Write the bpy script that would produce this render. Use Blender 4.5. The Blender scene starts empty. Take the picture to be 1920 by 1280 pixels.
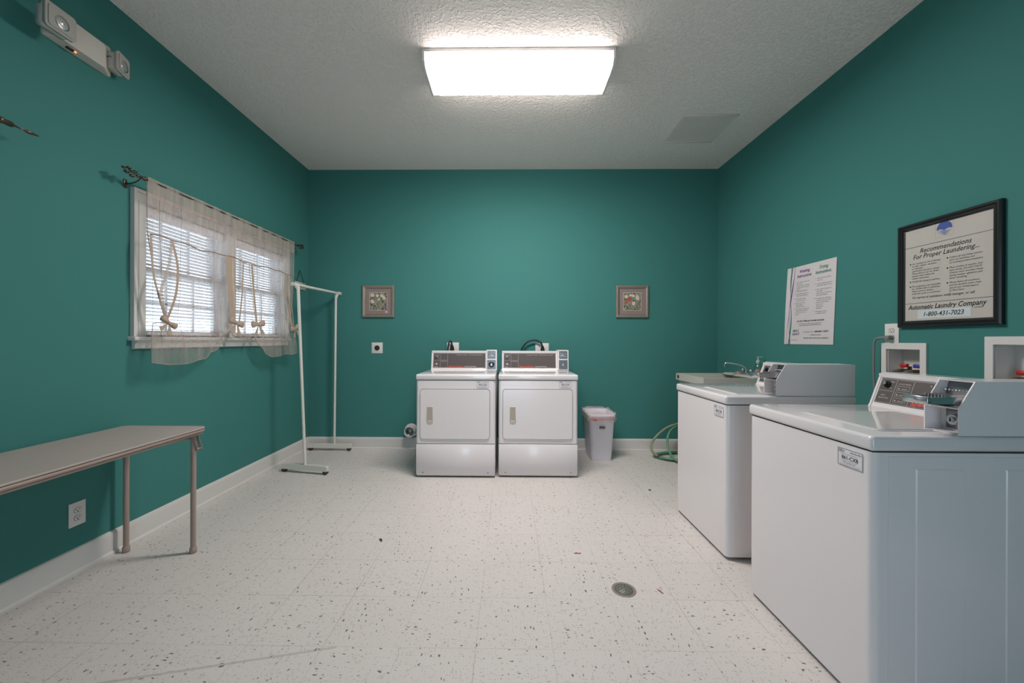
import bpy, bmesh, math, random
from mathutils import Vector, Matrix
random.seed(7)
PI = math.pi
sc = bpy.context.scene
COL = sc.collection

# ------------------------------------------------------------------ room size
XL, XR, YB, YF, ZC = -2.257, 2.315, 4.35, -1.45, 3.13

# ------------------------------------------------------------------ materials
def s2l(c):
    return tuple(((v/255)/12.92 if v/255 <= .04045 else ((v/255+.055)/1.055)**2.4) for v in c)

def new_mat(name):
    m = bpy.data.materials.new(name); m.use_nodes = True
    nt = m.node_tree; b = nt.nodes['Principled BSDF']
    return m, nt, b

def mat(name, rgb, rough=.5, metal=0, spec=.5, coat=0, bump=0, bscale=200, trans=0, var=0, vscale=6):
    m, nt, b = new_mat(name)
    c = s2l(rgb) + (1,)
    b.inputs['Base Color'].default_value = c
    b.inputs['Roughness'].default_value = rough
    b.inputs['Metallic'].default_value = metal
    b.inputs['Specular IOR Level'].default_value = spec
    b.inputs['Coat Weight'].default_value = coat
    b.inputs['Coat Roughness'].default_value = .08
    b.inputs['Transmission Weight'].default_value = trans
    tc = nt.nodes.new('ShaderNodeTexCoord')
    if bump:
        n = nt.nodes.new('ShaderNodeTexNoise'); n.inputs['Scale'].default_value = bscale; n.inputs['Detail'].default_value = 3
        bp = nt.nodes.new('ShaderNodeBump'); bp.inputs['Strength'].default_value = bump; bp.inputs['Distance'].default_value = .002
        nt.links.new(tc.outputs['Object'], n.inputs['Vector'])
        nt.links.new(n.outputs['Fac'], bp.inputs['Height']); nt.links.new(bp.outputs['Normal'], b.inputs['Normal'])
    if var:
        n = nt.nodes.new('ShaderNodeTexNoise'); n.inputs['Scale'].default_value = vscale; n.inputs['Detail'].default_value = 4
        mx = nt.nodes.new('ShaderNodeMix'); mx.data_type = 'RGBA'
        mx.inputs['A'].default_value = c
        mx.inputs['B'].default_value = tuple(v*(1-var) for v in c[:3]) + (1,)
        nt.links.new(tc.outputs['Object'], n.inputs['Vector'])
        nt.links.new(n.outputs['Fac'], mx.inputs['Factor']); nt.links.new(mx.outputs['Result'], b.inputs['Base Color'])
    return m

def emit_mat(name, rgb, strength):
    m = bpy.data.materials.new(name); m.use_nodes = True; nt = m.node_tree
    nt.nodes.clear(); o = nt.nodes.new('ShaderNodeOutputMaterial'); e = nt.nodes.new('ShaderNodeEmission')
    e.inputs[0].default_value = tuple(rgb)+(1,); e.inputs[1].default_value = strength
    nt.links.new(e.outputs[0], o.inputs[0]); return m

def glass_mat(name, tint=(1, 1, 1), refl=.08):
    m = bpy.data.materials.new(name); m.use_nodes = True; nt = m.node_tree
    nt.nodes.clear(); o = nt.nodes.new('ShaderNodeOutputMaterial'); t = nt.nodes.new('ShaderNodeBsdfTransparent')
    g = nt.nodes.new('ShaderNodeBsdfGlossy'); g.inputs['Roughness'].default_value = .03; mx = nt.nodes.new('ShaderNodeMixShader')
    t.inputs[0].default_value = tuple(tint)+(1,); mx.inputs[0].default_value = refl
    nt.links.new(t.outputs[0], mx.inputs[1]); nt.links.new(g.outputs[0], mx.inputs[2]); nt.links.new(mx.outputs[0], o.inputs[0]); return m

def sheer_mat(name, rgb, opac, trans=.45):
    m = bpy.data.materials.new(name); m.use_nodes = True; nt = m.node_tree
    nt.nodes.clear(); o = nt.nodes.new('ShaderNodeOutputMaterial'); t = nt.nodes.new('ShaderNodeBsdfTransparent')
    d = nt.nodes.new('ShaderNodeBsdfDiffuse'); r = nt.nodes.new('ShaderNodeBsdfTranslucent')
    c = s2l(rgb)+(1,); d.inputs[0].default_value = c; r.inputs[0].default_value = c
    m1 = nt.nodes.new('ShaderNodeMixShader'); m1.inputs[0].default_value = trans
    m2 = nt.nodes.new('ShaderNodeMixShader')
    tc = nt.nodes.new('ShaderNodeTexCoord'); w = nt.nodes.new('ShaderNodeTexNoise'); w.inputs['Scale'].default_value = 9; w.inputs['Detail'].default_value = 4
    mp_ = nt.nodes.new('ShaderNodeMapping'); mp_.inputs['Scale'].default_value = (1, 2.6, .22)
    mr = nt.nodes.new('ShaderNodeMapRange'); mr.inputs['From Min'].default_value = .3; mr.inputs['From Max'].default_value = .7; mr.inputs['To Min'].default_value = opac-.15; mr.inputs['To Max'].default_value = opac+.15
    nt.links.new(tc.outputs['Object'], mp_.inputs['Vector']); nt.links.new(mp_.outputs[0], w.inputs['Vector']); nt.links.new(w.outputs['Fac'], mr.inputs['Value']); nt.links.new(mr.outputs[0], m2.inputs[0])
    nt.links.new(d.outputs[0], m1.inputs[1]); nt.links.new(r.outputs[0], m1.inputs[2])
    nt.links.new(t.outputs[0], m2.inputs[1]); nt.links.new(m1.outputs[0], m2.inputs[2]); nt.links.new(m2.outputs[0], o.inputs[0]); return m

def floor_mat():
    m, nt, b = new_mat('vinyl_composition_tile')
    N = nt.nodes.new; K = nt.links.new
    tc = N('ShaderNodeTexCoord')
    def math_(op, a, b_=None, c=None):
        n = N('ShaderNodeMath'); n.operation = op
        for i, v in enumerate((a, b_, c)):
            if v is None: continue
            if isinstance(v, (int, float)): n.inputs[i].default_value = v
            else: K(v, n.inputs[i])
        return n.outputs[0]
    sx = N('ShaderNodeSeparateXYZ'); K(tc.outputs['Object'], sx.inputs[0])
    T = .3048
    gx = math_('DIVIDE', math_('SUBTRACT', sx.outputs[0], .178), T)
    gy = math_('DIVIDE', math_('SUBTRACT', sx.outputs[1], 1.541), T)
    fx = math_('FLOOR', gx); fy = math_('FLOOR', gy)
    cell = N('ShaderNodeCombineXYZ'); K(fx, cell.inputs[0]); K(fy, cell.inputs[1])
    wn = N('ShaderNodeTexWhiteNoise'); wn.noise_dimensions = '3D'; K(cell.outputs[0], wn.inputs['Vector'])
    # fleck direction turns from tile to tile
    par = math_('GREATER_THAN', math_('MODULO', math_('ABSOLUTE', math_('ADD', fx, fy)), 2), .5)
    swap = N('ShaderNodeCombineXYZ'); K(sx.outputs[1], swap.inputs[0]); K(sx.outputs[0], swap.inputs[1])
    offs = N('ShaderNodeVectorMath'); offs.operation = 'SCALE'; K(wn.outputs['Color'], offs.inputs[0]); offs.inputs['Scale'].default_value = 13.
    mv = N('ShaderNodeMix'); mv.data_type = 'VECTOR'; K(par, mv.inputs['Factor']); K(tc.outputs['Object'], mv.inputs[4]); K(swap.outputs[0], mv.inputs[5])
    ad = N('ShaderNodeVectorMath'); ad.operation = 'ADD'; K(mv.outputs[1], ad.inputs[0]); K(offs.outputs[0], ad.inputs[1])
    flat = N('ShaderNodeVectorMath'); flat.operation = 'MULTIPLY'; K(ad.outputs[0], flat.inputs[0]); flat.inputs[1].default_value = (1, 1, 0)
    wob = N('ShaderNodeTexNoise'); wob.inputs['Scale'].default_value = 18; K(flat.outputs[0], wob.inputs['Vector'])
    wv = N('ShaderNodeVectorMath'); wv.operation = 'SCALE'; K(wob.outputs['Color'], wv.inputs[0]); wv.inputs['Scale'].default_value = .03
    fl2 = N('ShaderNodeVectorMath'); fl2.operation = 'ADD'; K(flat.outputs[0], fl2.inputs[0]); K(wv.outputs[0], fl2.inputs[1])
    def flecks(scale, stretch, thr, dens, warp=True):
        mp = N('ShaderNodeMapping'); mp.inputs['Scale'].default_value = (scale, scale*stretch, 1); K(fl2.outputs[0], mp.inputs['Vector'])
        v = N('ShaderNodeTexVoronoi'); v.voronoi_dimensions = '2D'; v.inputs['Scale'].default_value = 1; K(mp.outputs[0], v.inputs['Vector'])
        sc_ = N('ShaderNodeSeparateColor'); K(v.outputs['Color'], sc_.inputs[0])
        r = math_('MULTIPLY', math_('POWER', sc_.outputs[1], 2.0), thr)
        on = math_('LESS_THAN', v.outputs['Distance'], math_('ADD', r, thr*.25))
        pick = math_('LESS_THAN', sc_.outputs[0], dens)
        return math_('MULTIPLY', on, pick)
    dark = flecks(30, 2.4, .19, .28)
    grey = flecks(75, 2.2, .30, .36)
    pale = flecks(38, 2.0, .34, .30)
    base = N('ShaderNodeTexNoise'); base.inputs['Scale'].default_value = 2.2; base.inputs['Detail'].default_value = 5; K(tc.outputs['Object'], base.inputs['Vector'])
    def mixc(f, a, c):
        n = N('ShaderNodeMix'); n.data_type = 'RGBA'
        if isinstance(f, (int, float)): n.inputs['Factor'].default_value = f
        else: K(f, n.inputs['Factor'])
        for k, v in (('A', a), ('B', c)):
            if isinstance(v, tuple): n.inputs[k].default_value = v+(1,)
            else: K(v, n.inputs[k])
        return n.outputs['Result']
    c0 = mixc(base.outputs['Fac'], s2l((213, 208, 204)), s2l((205, 202, 198)))
    tile_t = math_('MULTIPLY', wn.outputs['Value'], .3)
    c0 = mixc(tile_t, c0, s2l((206, 199, 194)))
    c0 = mixc(math_('MULTIPLY', pale, .5), c0, s2l((190, 186, 180)))
    c0 = mixc(math_('MULTIPLY', grey, .55), c0, s2l((150, 144, 140)))
    c0 = mixc(math_('MULTIPLY', dark, .85), c0, s2l((66, 58, 54)))
    # seams
    def seam(g, wdt):
        fr = math_('FRACT', g); return math_('GREATER_THAN', math_('ABSOLUTE', math_('SUBTRACT', fr, .5)), .5-wdt/T/2)
    ns = N('ShaderNodeTexNoise'); ns.inputs['Scale'].default_value = 1.3; K(tc.outputs['Object'], ns.inputs['Vector'])
    vis = N('ShaderNodeMapRange'); vis.inputs['From Min'].default_value = .42; vis.inputs['From Max'].default_value = .62
    vis.inputs['To Min'].default_value = .12; vis.inputs['To Max'].default_value = .62; K(ns.outputs['Fac'], vis.inputs['Value'])
    sm = math_('MULTIPLY', math_('MAXIMUM', seam(gx, .0022), math_('MULTIPLY', seam(gy, .0022), .8)), vis.outputs[0])
    c0 = mixc(sm, c0, s2l((112, 92, 80)))
    # scuff mark : a long thin grey stroke
    dx = math_('SUBTRACT', sx.outputs[1], math_('ADD', math_('MULTIPLY', sx.outputs[0], .23), 1.694))
    sc1 = math_('LESS_THAN', math_('ABSOLUTE', dx), .006)
    sc2 = math_('MULTIPLY', math_('GREATER_THAN', sx.outputs[0], -1.6), math_('LESS_THAN', sx.outputs[0], -.68))
    c0 = mixc(math_('MULTIPLY', math_('MULTIPLY', sc1, sc2), .3), c0, s2l((120, 112, 106)))
    K(c0, b.inputs['Base Color'])
    b.inputs['Roughness'].default_value = .42; b.inputs['Specular IOR Level'].default_value = .35
    return m

def ceiling_mat():
    m, nt, b = new_mat('textured_ceiling_paint'); N = nt.nodes.new; K = nt.links.new
    b.inputs['Base Color'].default_value = s2l((240, 232, 226))+(1,); b.inputs['Roughness'].default_value = .9
    b.inputs['Specular IOR Level'].default_value = .1
    tc = N('ShaderNodeTexCoord'); n = N('ShaderNodeTexNoise'); n.inputs['Scale'].default_value = 58; n.inputs['Detail'].default_value = 2.5
    r = N('ShaderNodeMapRange'); r.inputs['From Min'].default_value = .46; r.inputs['From Max'].default_value = .66
    bp = N('ShaderNodeBump'); bp.inputs['Strength'].default_value = .9; bp.inputs['Distance'].default_value = .004
    K(tc.outputs['Object'], n.inputs['Vector']); K(n.outputs['Fac'], r.inputs['Value']); K(r.outputs[0], bp.inputs['Height']); K(bp.outputs['Normal'], b.inputs['Normal'])
    return m

M = {}
M['wall'] = mat('teal_wall_paint', (67, 127, 122), .7, spec=.14, bump=.12, bscale=260)
M['ceiling'] = ceiling_mat()
M['floor'] = floor_mat()
M['trim'] = mat('white_trim_paint', (214, 212, 208), .4, bump=.05, bscale=40)
M['enamel'] = mat('white_appliance_enamel', (232, 228, 229), .22, spec=.5, coat=.3, bump=.02, bscale=500)
M['enamel_top'] = mat('glossy_top_enamel', (226, 223, 224), .10, spec=.5, coat=.6)
M['seam'] = mat('dark_gap', (60, 58, 58), .8)
M['console'] = mat('console_face_brown', (84, 78, 76), .45)
M['console_line'] = mat('console_print_white', (212, 208, 206), .5)
M['red_print'] = mat('red_print', (228, 84, 70), .5)
M['chrome'] = mat('chrome', (205, 206, 208), .24, metal=.9)
M['steel'] = mat('brushed_steel', (150, 152, 155), .35, metal=1, bump=.05, bscale=90)
M['black'] = mat('black_rubber', (24, 24, 25), .5)
M['knob'] = mat('black_knob', (20, 20, 20), .3)
M['plastic'] = mat('white_plastic', (222, 219, 215), .35)
M['almond'] = mat('almond_plastic', (205, 198, 182), .4)
M['paper'] = mat('white_paper', (208, 205, 205), .6)
M['cream'] = mat('cream_paper', (196, 190, 182), .5)
M['ink'] = mat('black_ink', (38, 38, 40), .6)
M['greyink'] = mat('grey_ink', (120, 118, 118), .6)
M['blueink'] = mat('blue_ink', (66, 86, 160), .6)
M['navyline'] = mat('navy_ink', (58, 66, 92), .6)
M['purple'] = mat('purple_ink', (118, 44, 128), .6)
M['teal_ink'] = mat('teal_ink', (34, 116, 100), .6)
M['pinkink'] = mat('pale_violet_ink', (178, 150, 190), .6)
M['goldline'] = mat('gold_ink', (150, 140, 100), .6)
M['blackframe'] = mat('black_wood', (34, 33, 35), .3, bump=.05, bscale=60)
M['silver'] = mat('silver_gilt', (176, 166, 152), .38, metal=.55, var=.35, vscale=60, bump=.2, bscale=90)
M['mat_board'] = mat('mauve_mat_board', (150, 132, 128), .8, var=.25, vscale=140)
M['table'] = mat('taupe_table_vinyl', (176, 166, 160), .55, bump=.15, bscale=400, var=.12, vscale=30)
M['tablemetal'] = mat('taupe_enamelled_steel', (160, 142, 132), .4)
M['tableline'] = mat('maroon_edge_line', (92, 50, 44), .6)
M['rack'] = mat('white_powder_coat', (216, 216, 208), .35)
M['wheel'] = mat('dark_caster', (52, 50, 50), .5)
M['strap'] = mat('beige_cotton', (178, 158, 140), .85, bump=.3, bscale=300)
M['cord'] = mat('tan_cord', (150, 130, 118), .8)
M['sheer'] = sheer_mat('sheer_voile', (222, 206, 198), .38, .45)
M['sheer2'] = sheer_mat('sheer_voile_header', (206, 192, 182), .55, .25)
M['sheerrib'] = sheer_mat('voile_ribbon', (196, 178, 164), .8, .3)
M['blind'] = mat('white_blind_slat', (226, 224, 228), .5)
M['bronze'] = mat('antique_bronze', (108, 92, 78), .3, metal=.8, var=.4, vscale=40)
M['glass'] = glass_mat('window_glass', (.97, 1, 1), .05)
M['lens'] = mat('clear_acrylic_lens', (176, 172, 165), .18, coat=.5, bump=.4, bscale=60)
M['emcase'] = mat('offwhite_emergency_case', (206, 200, 190), .45)
M['hose'] = mat('green_hose', (96, 150, 124), .45)
M['hosedull'] = mat('faded_hose', (146, 158, 130), .6, var=.25, vscale=20)
M['hosedark'] = mat('dark_hose_sleeve', (70, 70, 62), .6)
M['brass'] = mat('tarnished_brass', (120, 98, 70), .4, metal=.7)
M['greencap'] = mat('dark_green_valve', (42, 96, 70), .5)
M['bin'] = mat('white_bin_plastic', (240, 237, 244), .4)
M['bag'] = sheer_mat('bin_bag_film', (236, 226, 228), .42, .4)
M['redtie'] = mat('red_drawstring', (206, 84, 70), .6)
M['tub'] = mat('laundry_tub_plastic', (198, 198, 190), .45, var=.08, vscale=10)
M['soap'] = glass_mat('soap_bottle_clear', (.80, .9, .86), .15)
M['soapcap'] = mat('pump_cap', (170, 190, 180), .4)
M['soaplabel'] = mat('pinkish_label', (196, 130, 122), .6)
M['red'] = mat('red_valve_handle', (186, 40, 44), .4)
M['blue'] = mat('blue_valve_handle', (58, 70, 160), .4)
M['greyhose'] = mat('grey_braided_hose', (110, 104, 100), .5, bump=.3, bscale=300)
M['greycord'] = mat('grey_power_cord', (126, 128, 128), .5)
M['drain'] = mat('tarnished_drain', (138, 142, 132), .5, metal=.15, var=.5, vscale=120)
M['drainring'] = mat('drain_ring', (146, 134, 124), .5, metal=.2)
M['rust'] = mat('rust_flake', (150, 84, 66), .9)
M['dirt'] = mat('dark_debris', (70, 52, 44), .9)
M['sticker'] = mat('silver_sticker', (226, 224, 228), .4)
M['outside'] = mat('outside_siding', (235, 235, 240), .8)
M['ground'] = mat('outside_ground', (190, 190, 186), .9)
M['led'] = emit_mat('led_red', (1, .18, .05), 2.5)

# ------------------------------------------------------------------ mesh builder
class MB:
    def __init__(s): s.v = []; s.f = []; s.m = []; s.sm = []
    def add(s, vs, fs, mi=0, smooth=False):
        o = len(s.v); s.v += [tuple(v) for v in vs]
        for f in fs: s.f.append([i+o for i in f]); s.m.append(mi); s.sm.append(smooth)
    def box(s, x0, x1, y0, y1, z0, z1, bev=0, seg=2, mi=0):
        if x1 < x0: x0, x1 = x1, x0
        if y1 < y0: y0, y1 = y1, y0
        if z1 < z0: z0, z1 = z1, z0
        if bev:
            bm = bmesh.new(); bmesh.ops.create_cube(bm, size=1)
            for v in bm.verts: v.co = ((x0+x1)/2+v.co.x*(x1-x0), (y0+y1)/2+v.co.y*(y1-y0), (z0+z1)/2+v.co.z*(z1-z0))
            bmesh.ops.bevel(bm, geom=bm.edges[:], offset=bev, segments=seg, affect='EDGES', profile=.5)
            bm.verts.index_update()
            s.add([v.co[:] for v in bm.verts], [[v.index for v in f.verts] for f in bm.faces], mi, True); bm.free()
        else:
            s.add([(x, y, z) for x in (x0, x1) for y in (y0, y1) for z in (z0, z1)],
                  [(0, 1, 3, 2), (4, 6, 7, 5), (0, 4, 5, 1), (2, 3, 7, 6), (0, 2, 6, 4), (1, 5, 7, 3)], mi)
        return s
    def prism(s, pts, a, b, fn, mi=0, smooth=False):
        """pts 2d polygon, extruded from a to b; fn(p, q, h) -> xyz"""
        n = len(pts)
        s.add([fn(p[0], p[1], a) for p in pts]+[fn(p[0], p[1], b) for p in pts],
              [list(range(n))[::-1], list(range(n, 2*n))], mi, False)
        o = len(s.v)-2*n
        for i in range(n):
            j = (i+1) % n; s.f.append([o+i, o+j, o+n+j, o+n+i]); s.m.append(mi); s.sm.append(smooth)
        return s
    def cyl(s, p0, p1, r0, r1=None, n=20, mi=0, cap=True):
        r1 = r0 if r1 is None else r1
        p0, p1 = Vector(p0), Vector(p1); d = (p1-p0).normalized()
        u = d.orthogonal().normalized(); w = d.cross(u)
        vs = []
        for p, r in ((p0, r0), (p1, r1)):
            for i in range(n):
                a = 2*PI*i/n; vs.append(p+u*math.cos(a)*r+w*math.sin(a)*r)
        s.add(vs, [(i, (i+1) % n, n+(i+1) % n, n+i) for i in range(n)], mi, True)
        if cap: s.add(vs, [list(range(n))[::-1], list(range(n, 2*n))], mi)
        return s
    def tube(s, pts, r, n=10, mi=0, smooth_path=0):
        P = [Vector(p) for p in pts]
        if smooth_path: P = catmull(P, smooth_path)
        rings = []; t = (P[1]-P[0]).normalized(); u = t.orthogonal().normalized()
        for i, p in enumerate(P):
            t = ((P[min(i+1, len(P)-1)]-P[max(i-1, 0)])).normalized()
            u = (u-t*u.dot(t)).normalized(); w = t.cross(u)
            rr = r[min(i*len(r)//len(P), len(r)-1)] if isinstance(r, (list, tuple)) else r
            rings.append([p+(u*math.cos(2*PI*k/n)+w*math.sin(2*PI*k/n))*rr for k in range(n)])
        vs = [v for rg in rings for v in rg]
        fs = [(i*n+k, i*n+(k+1) % n, (i+1)*n+(k+1) % n, (i+1)*n+k) for i in range(len(P)-1) for k in range(n)]
        s.add(vs, fs, mi, True); s.add(rings[0], [list(range(n))[::-1]], mi); s.add(rings[-1], [list(range(n))], mi)
        return s
    def lathe(s, prof, c=(0, 0, 0), axis='z', n=24, mi=0):
        vs = []
        for r, h in prof:
            for k in range(n):
                a = 2*PI*k/n; x, y = r*math.cos(a), r*math.sin(a)
                q = {'z': (x, y, h), 'y': (x, h, y), 'x': (h, x, y)}[axis]
                vs.append((c[0]+q[0], c[1]+q[1], c[2]+q[2]))
        m_ = len(prof)
        s.add(vs, [(i*n+k, i*n+(k+1) % n, (i+1)*n+(k+1) % n, (i+1)*n+k) for i in range(m_-1) for k in range(n)], mi, True)
        s.add(vs, [list(range(n))[::-1], list(range((m_-1)*n, m_*n))], mi)
        return s
    def ribbon(s, pts, wdir, w, mi=0, sp=4, thick=.001):
        P = catmull([Vector(p) for p in pts], sp); wd = Vector(wdir)
        vs = []
        for i, p in enumerate(P):
            ww = w if not isinstance(w, (list, tuple)) else w[0]+(w[1]-w[0])*i/(len(P)-1)
            vs += [p-wd*ww/2, p+wd*ww/2]
        s.add(vs, [(2*i, 2*i+1, 2*i+3, 2*i+2) for i in range(len(P)-1)], mi, True)
        return s
    def blob(s, c, r, mi=0, n=10):
        bm = bmesh.new(); bmesh.ops.create_icosphere(bm, subdivisions=2, radius=1)
        rr = r if isinstance(r, (tuple, list)) else (r, r, r)
        s.add([(c[0]+v.co.x*rr[0], c[1]+v.co.y*rr[1], c[2]+v.co.z*rr[2]) for v in bm.verts],
              [[v.index for v in f.verts] for f in bm.faces], mi, True); bm.free(); return s
    def build(s, name, mats, parent=None, weld=False):
        me = bpy.data.meshes.new(name); me.from_pydata(s.v, [], s.f)
        if not isinstance(mats, (list, tuple)): mats = [mats]
        for m in mats: me.materials.append(m)
        me.polygons.foreach_set('material_index', s.m); me.polygons.foreach_set('use_smooth', s.sm)
        bm = bmesh.new(); bm.from_mesh(me)
        bmesh.ops.recalc_face_normals(bm, faces=bm.faces[:]); bm.to_mesh(me); bm.free()
        me.update()
        o = bpy.data.objects.new(name, me); COL.objects.link(o)
        if parent: o.parent = parent
        return o

def catmull(P, k):
    out = []
    for i in range(len(P)-1):
        a = P[max(i-1, 0)]; b = P[i]; c = P[i+1]; d = P[min(i+2, len(P)-1)]
        for j in range(k):
            t = j/k
            out.append(.5*((2*b)+(c-a)*t+(2*a-5*b+4*c-d)*t*t+(3*b-a-3*c+d)*t**3))
    out.append(P[-1]); return out

def tag(o, label, cat, group=None):
    o['label'] = label; o['category'] = cat
    if group: o['group'] = group
    return o
def thing(name, label, cat, loc=(0, 0, 0), rz=0, group=None):
    o = bpy.data.objects.new(name, None); COL.objects.link(o); o.empty_display_size = .05
    o.location = loc; o.rotation_euler = (0, 0, rz); return tag(o, label, cat, group)
def struct(o):
    o['kind'] = 'structure'; return o
def rrect(x0, x1, y0, y1, r, n=5):
    out = []
    for cx, cy, a0 in ((x1-r, y1-r, 0), (x0+r, y1-r, 90), (x0+r, y0+r, 180), (x1-r, y0+r, 270)):
        for k in range(n+1):
            a = math.radians(a0+90*k/n); out.append((cx+r*math.cos(a), cy+r*math.sin(a)))
    return out
XY = lambda p, q, h: (p, q, h)
XZ = lambda p, q, h: (p, h, q)
YZ = lambda p, q, h: (h, p, q)

def text2d(body, size, align='LEFT', shear=0, bold=0, width=None, res=2):
    cu = bpy.data.curves.new('t', 'FONT'); cu.body = body; cu.size = 1; cu.align_x = align; cu.shear = shear
    cu.resolution_u = res; cu.offset = min(.022, bold/size*.55)
    o = bpy.data.objects.new('t', cu); COL.objects.link(o)
    dg = bpy.context.evaluated_depsgraph_get()
    me = bpy.data.meshes.new_from_object(o.evaluated_get(dg))
    vs = [(v.co.x*size, v.co.y*size) for v in me.vertices]; fs = [list(p.vertices) for p in me.polygons]
    bpy.data.objects.remove(o); bpy.data.curves.remove(cu); bpy.data.meshes.remove(me)
    if width and vs:
        a = min(v[0] for v in vs); b = max(v[0] for v in vs); k = width/(b-a)
        vs = [((x-a)*k if align == 'LEFT' else x*k, y) for x, y in vs]
    return vs, fs
def put_text(mb, fn, u, v, body, size, mi=0, **k):
    vs, fs = text2d(body, size, **k); mb.add([fn(u+a, v+b) for a, b in vs], fs, mi)
def put_rect(mb, fn, u0, u1, v0, v1, mi=0):
    mb.add([fn(u0, v0), fn(u1, v0), fn(u1, v1), fn(u0, v1)], [(0, 1, 2, 3)], mi)
def put_disc(mb, fn, u, v, r, mi=0, n=16, sq=1):
    mb.add([fn(u+r*math.cos(2*PI*i/n), v+r*sq*math.sin(2*PI*i/n)) for i in range(n)], [list(range(n))], mi)
def put_outline(mb, fn, u0, u1, v0, v1, t, mi=0):
    put_rect(mb, fn, u0, u1, v0, v0+t, mi); put_rect(mb, fn, u0, u1, v1-t, v1, mi)
    put_rect(mb, fn, u0, u0+t, v0, v1, mi); put_rect(mb, fn, u1-t, u1, v0, v1, mi)

# ------------------------------------------------------------------ room shell
def slab_with_holes(a0, a1, b0, b1, holes, h0, h1, fn):
    """grid of blocks leaving the holes open"""
    A = sorted({a0, a1, *[v for h in holes for v in h[:2]]}); B = sorted({b0, b1, *[v for h in holes for v in h[2:]]})
    mb = MB()
    for i in range(len(A)-1):
        for j in range(len(B)-1):
            ca, cb = (A[i]+A[i+1])/2, (B[j]+B[j+1])/2
            if any(h[0] < ca < h[1] and h[2] < cb < h[3] for h in holes): continue
            mb.prism([(A[i], B[j]), (A[i+1], B[j]), (A[i+1], B[j+1]), (A[i], B[j+1])], h0, h1, fn)
    return mb
WT = .14
WY0, WY1, WZ0, WZ1 = 2.365, 3.855, 1.235, 2.065       # window opening in the left wall
V1 = (2.215, 2.41, .985, 1.176); V2 = (1.68, 1.885, .985, 1.208)   # two washer valve boxes
D0 = (-.35, .55, 0, 2.05)                                  # open doorway behind the camera
struct(slab_with_holes(YF-WT, YB+WT, -.1, ZC+.1, [(WY0, WY1, WZ0, WZ1)], XL-WT, XL, YZ).build('wall_left', M['wall']))
struct(slab_with_holes(YF-WT, YB+WT, -.1, ZC+.1, [V1, V2], XR, XR+WT, YZ).build('wall_right', M['wall']))
struct(slab_with_holes(XL, XR, -.1, ZC+.1, [], YB, YB+WT, XZ).build('wall_back', M['wall']))
struct(slab_with_holes(XL, XR, -.1, ZC+.1, [D0], YF-WT, YF, XZ).build('wall_front', M['wall']))
struct(MB().box(XL, XR, YF, YB, -.1, 0).build('floor', M['floor']))
struct(MB().box(XL, XR, YF, YB, ZC, ZC+.1).build('ceiling', M['ceiling']))
def baseboard(name, p, fn, a0, a1, sign):
    prof = [(0, 0), (.022, 0), (.022, .012), (.014, .022), (.014, .112), (.010, .128), (0, .132)]
    mb = MB(); mb.prism([(p+sign*x, z) for x, z in prof], a0, a1, fn)
    return struct(mb.build(name, M['trim']))
baseboard('baseboard_left', XL, lambda p, q, h: (p, h, q), YF, YB, 1)
baseboard('baseboard_right', XR, lambda p, q, h: (p, h, q), YF, YB, -1)
baseboard('baseboard_back', YB, lambda p, q, h: (h, p, q), XL+.014, XR-.014, -1)

# ------------------------------------------------------------------ window (two double-hung units in one casing)
cas = MB()
def casing_bar(y0, y1, z0, z1):
    cas.box(XL, XL+.018, y0, y1, z0, z1, .003, 1)
for y0, y1, z0, z1 in ((2.306, 2.372, 1.237, 2.056), (3.848, 3.914, 1.237, 2.056)):
    cas.box(XL+.0005, XL+.019, y0+.0004, y1, z0, z1)
cas.box(XL+.0005, XL+.026, 2.288, 2.306, 1.237, 2.110); cas.box(XL+.0005, XL+.026, 3.914, 3.932, 1.237, 2.110)
cas.box(XL+.0005, XL+.023, 2.322, 2.334, 1.237, 2.056); cas.box(XL+.0005, XL+.023, 3.886, 3.898, 1.237, 2.056)
cas.box(XL+.0005, XL+.019, 2.3064, 3.9136, 2.0565, 2.110); cas.box(XL+.0005, XL+.026, 2.288, 3.932, 2.1105, 2.128)
cas.box(XL-.11, XL+.017, 3.055, 3.165, 1.237, 2.0555)
# jamb liners
cas.box(XL-WT, XL, WY0-.001, WY0+.012, WZ0, WZ1); cas.box(XL-WT, XL, WY1-.012, WY1+.001, WZ0, WZ1)
cas.box(XL-WT, XL, WY0, WY1, WZ1-.012, WZ1+.001)
struct(cas.build('trim_1', M['trim']))
sill = MB(); sill.box(XL-WT, XL+.045, 2.275, 3.945, 1.212, 1.236, .005, 2)
sill.prism([(XL, 1.212), (XL+.040, 1.212), (XL+.024, 1.196), (XL+.020, 1.180), (XL+.020, 1.166), (XL, 1.160)], 2.30, 3.92, lambda p, q, h: (p, h, q))
struct(sill.build('trim_2', M['trim']))
def window_unit(name, y0, y1):
    root = bpy.data.objects.new(name, None); COL.objects.link(root); root.location = (XL-.085, y0, WZ0); root['kind'] = 'structure'
    w = y1-y0; h = WZ1-.012-WZ0; zm = .43
    for nm, z0, z1, x in (('lower_sash', 0, zm+.02, .018), ('upper_sash', zm-.02, h, -.018)):
        s = MB(); t = .042
        s.box(x-.016, x+.016, 0, w, z0, z0+t, .003, 1); s.box(x-.016, x+.016, 0, w, z1-t, z1, .003, 1)
        s.box(x-.016, x+.016, 0, t, z0, z1, .003, 1); s.box(x-.016, x+.016, w-t, w, z0, z1, .003, 1)
        for k in (1, 2):
            yy = w*k/3; s.box(x-.006, x+.006, yy-.009, yy+.009, z0+t, z1-t)
        zz = (z0+z1)/2; s.box(x-.006, x+.006, t, w-t, zz-.009, zz+.009)
        so = s.build(nm, M['plastic'], root)
        MB().box(x-.002, x+.002, t, w-t, z0+t, z1-t).build('glass', M['glass'], so)
    return root
window_unit('window_1', WY0+.012, 3.055)
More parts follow.
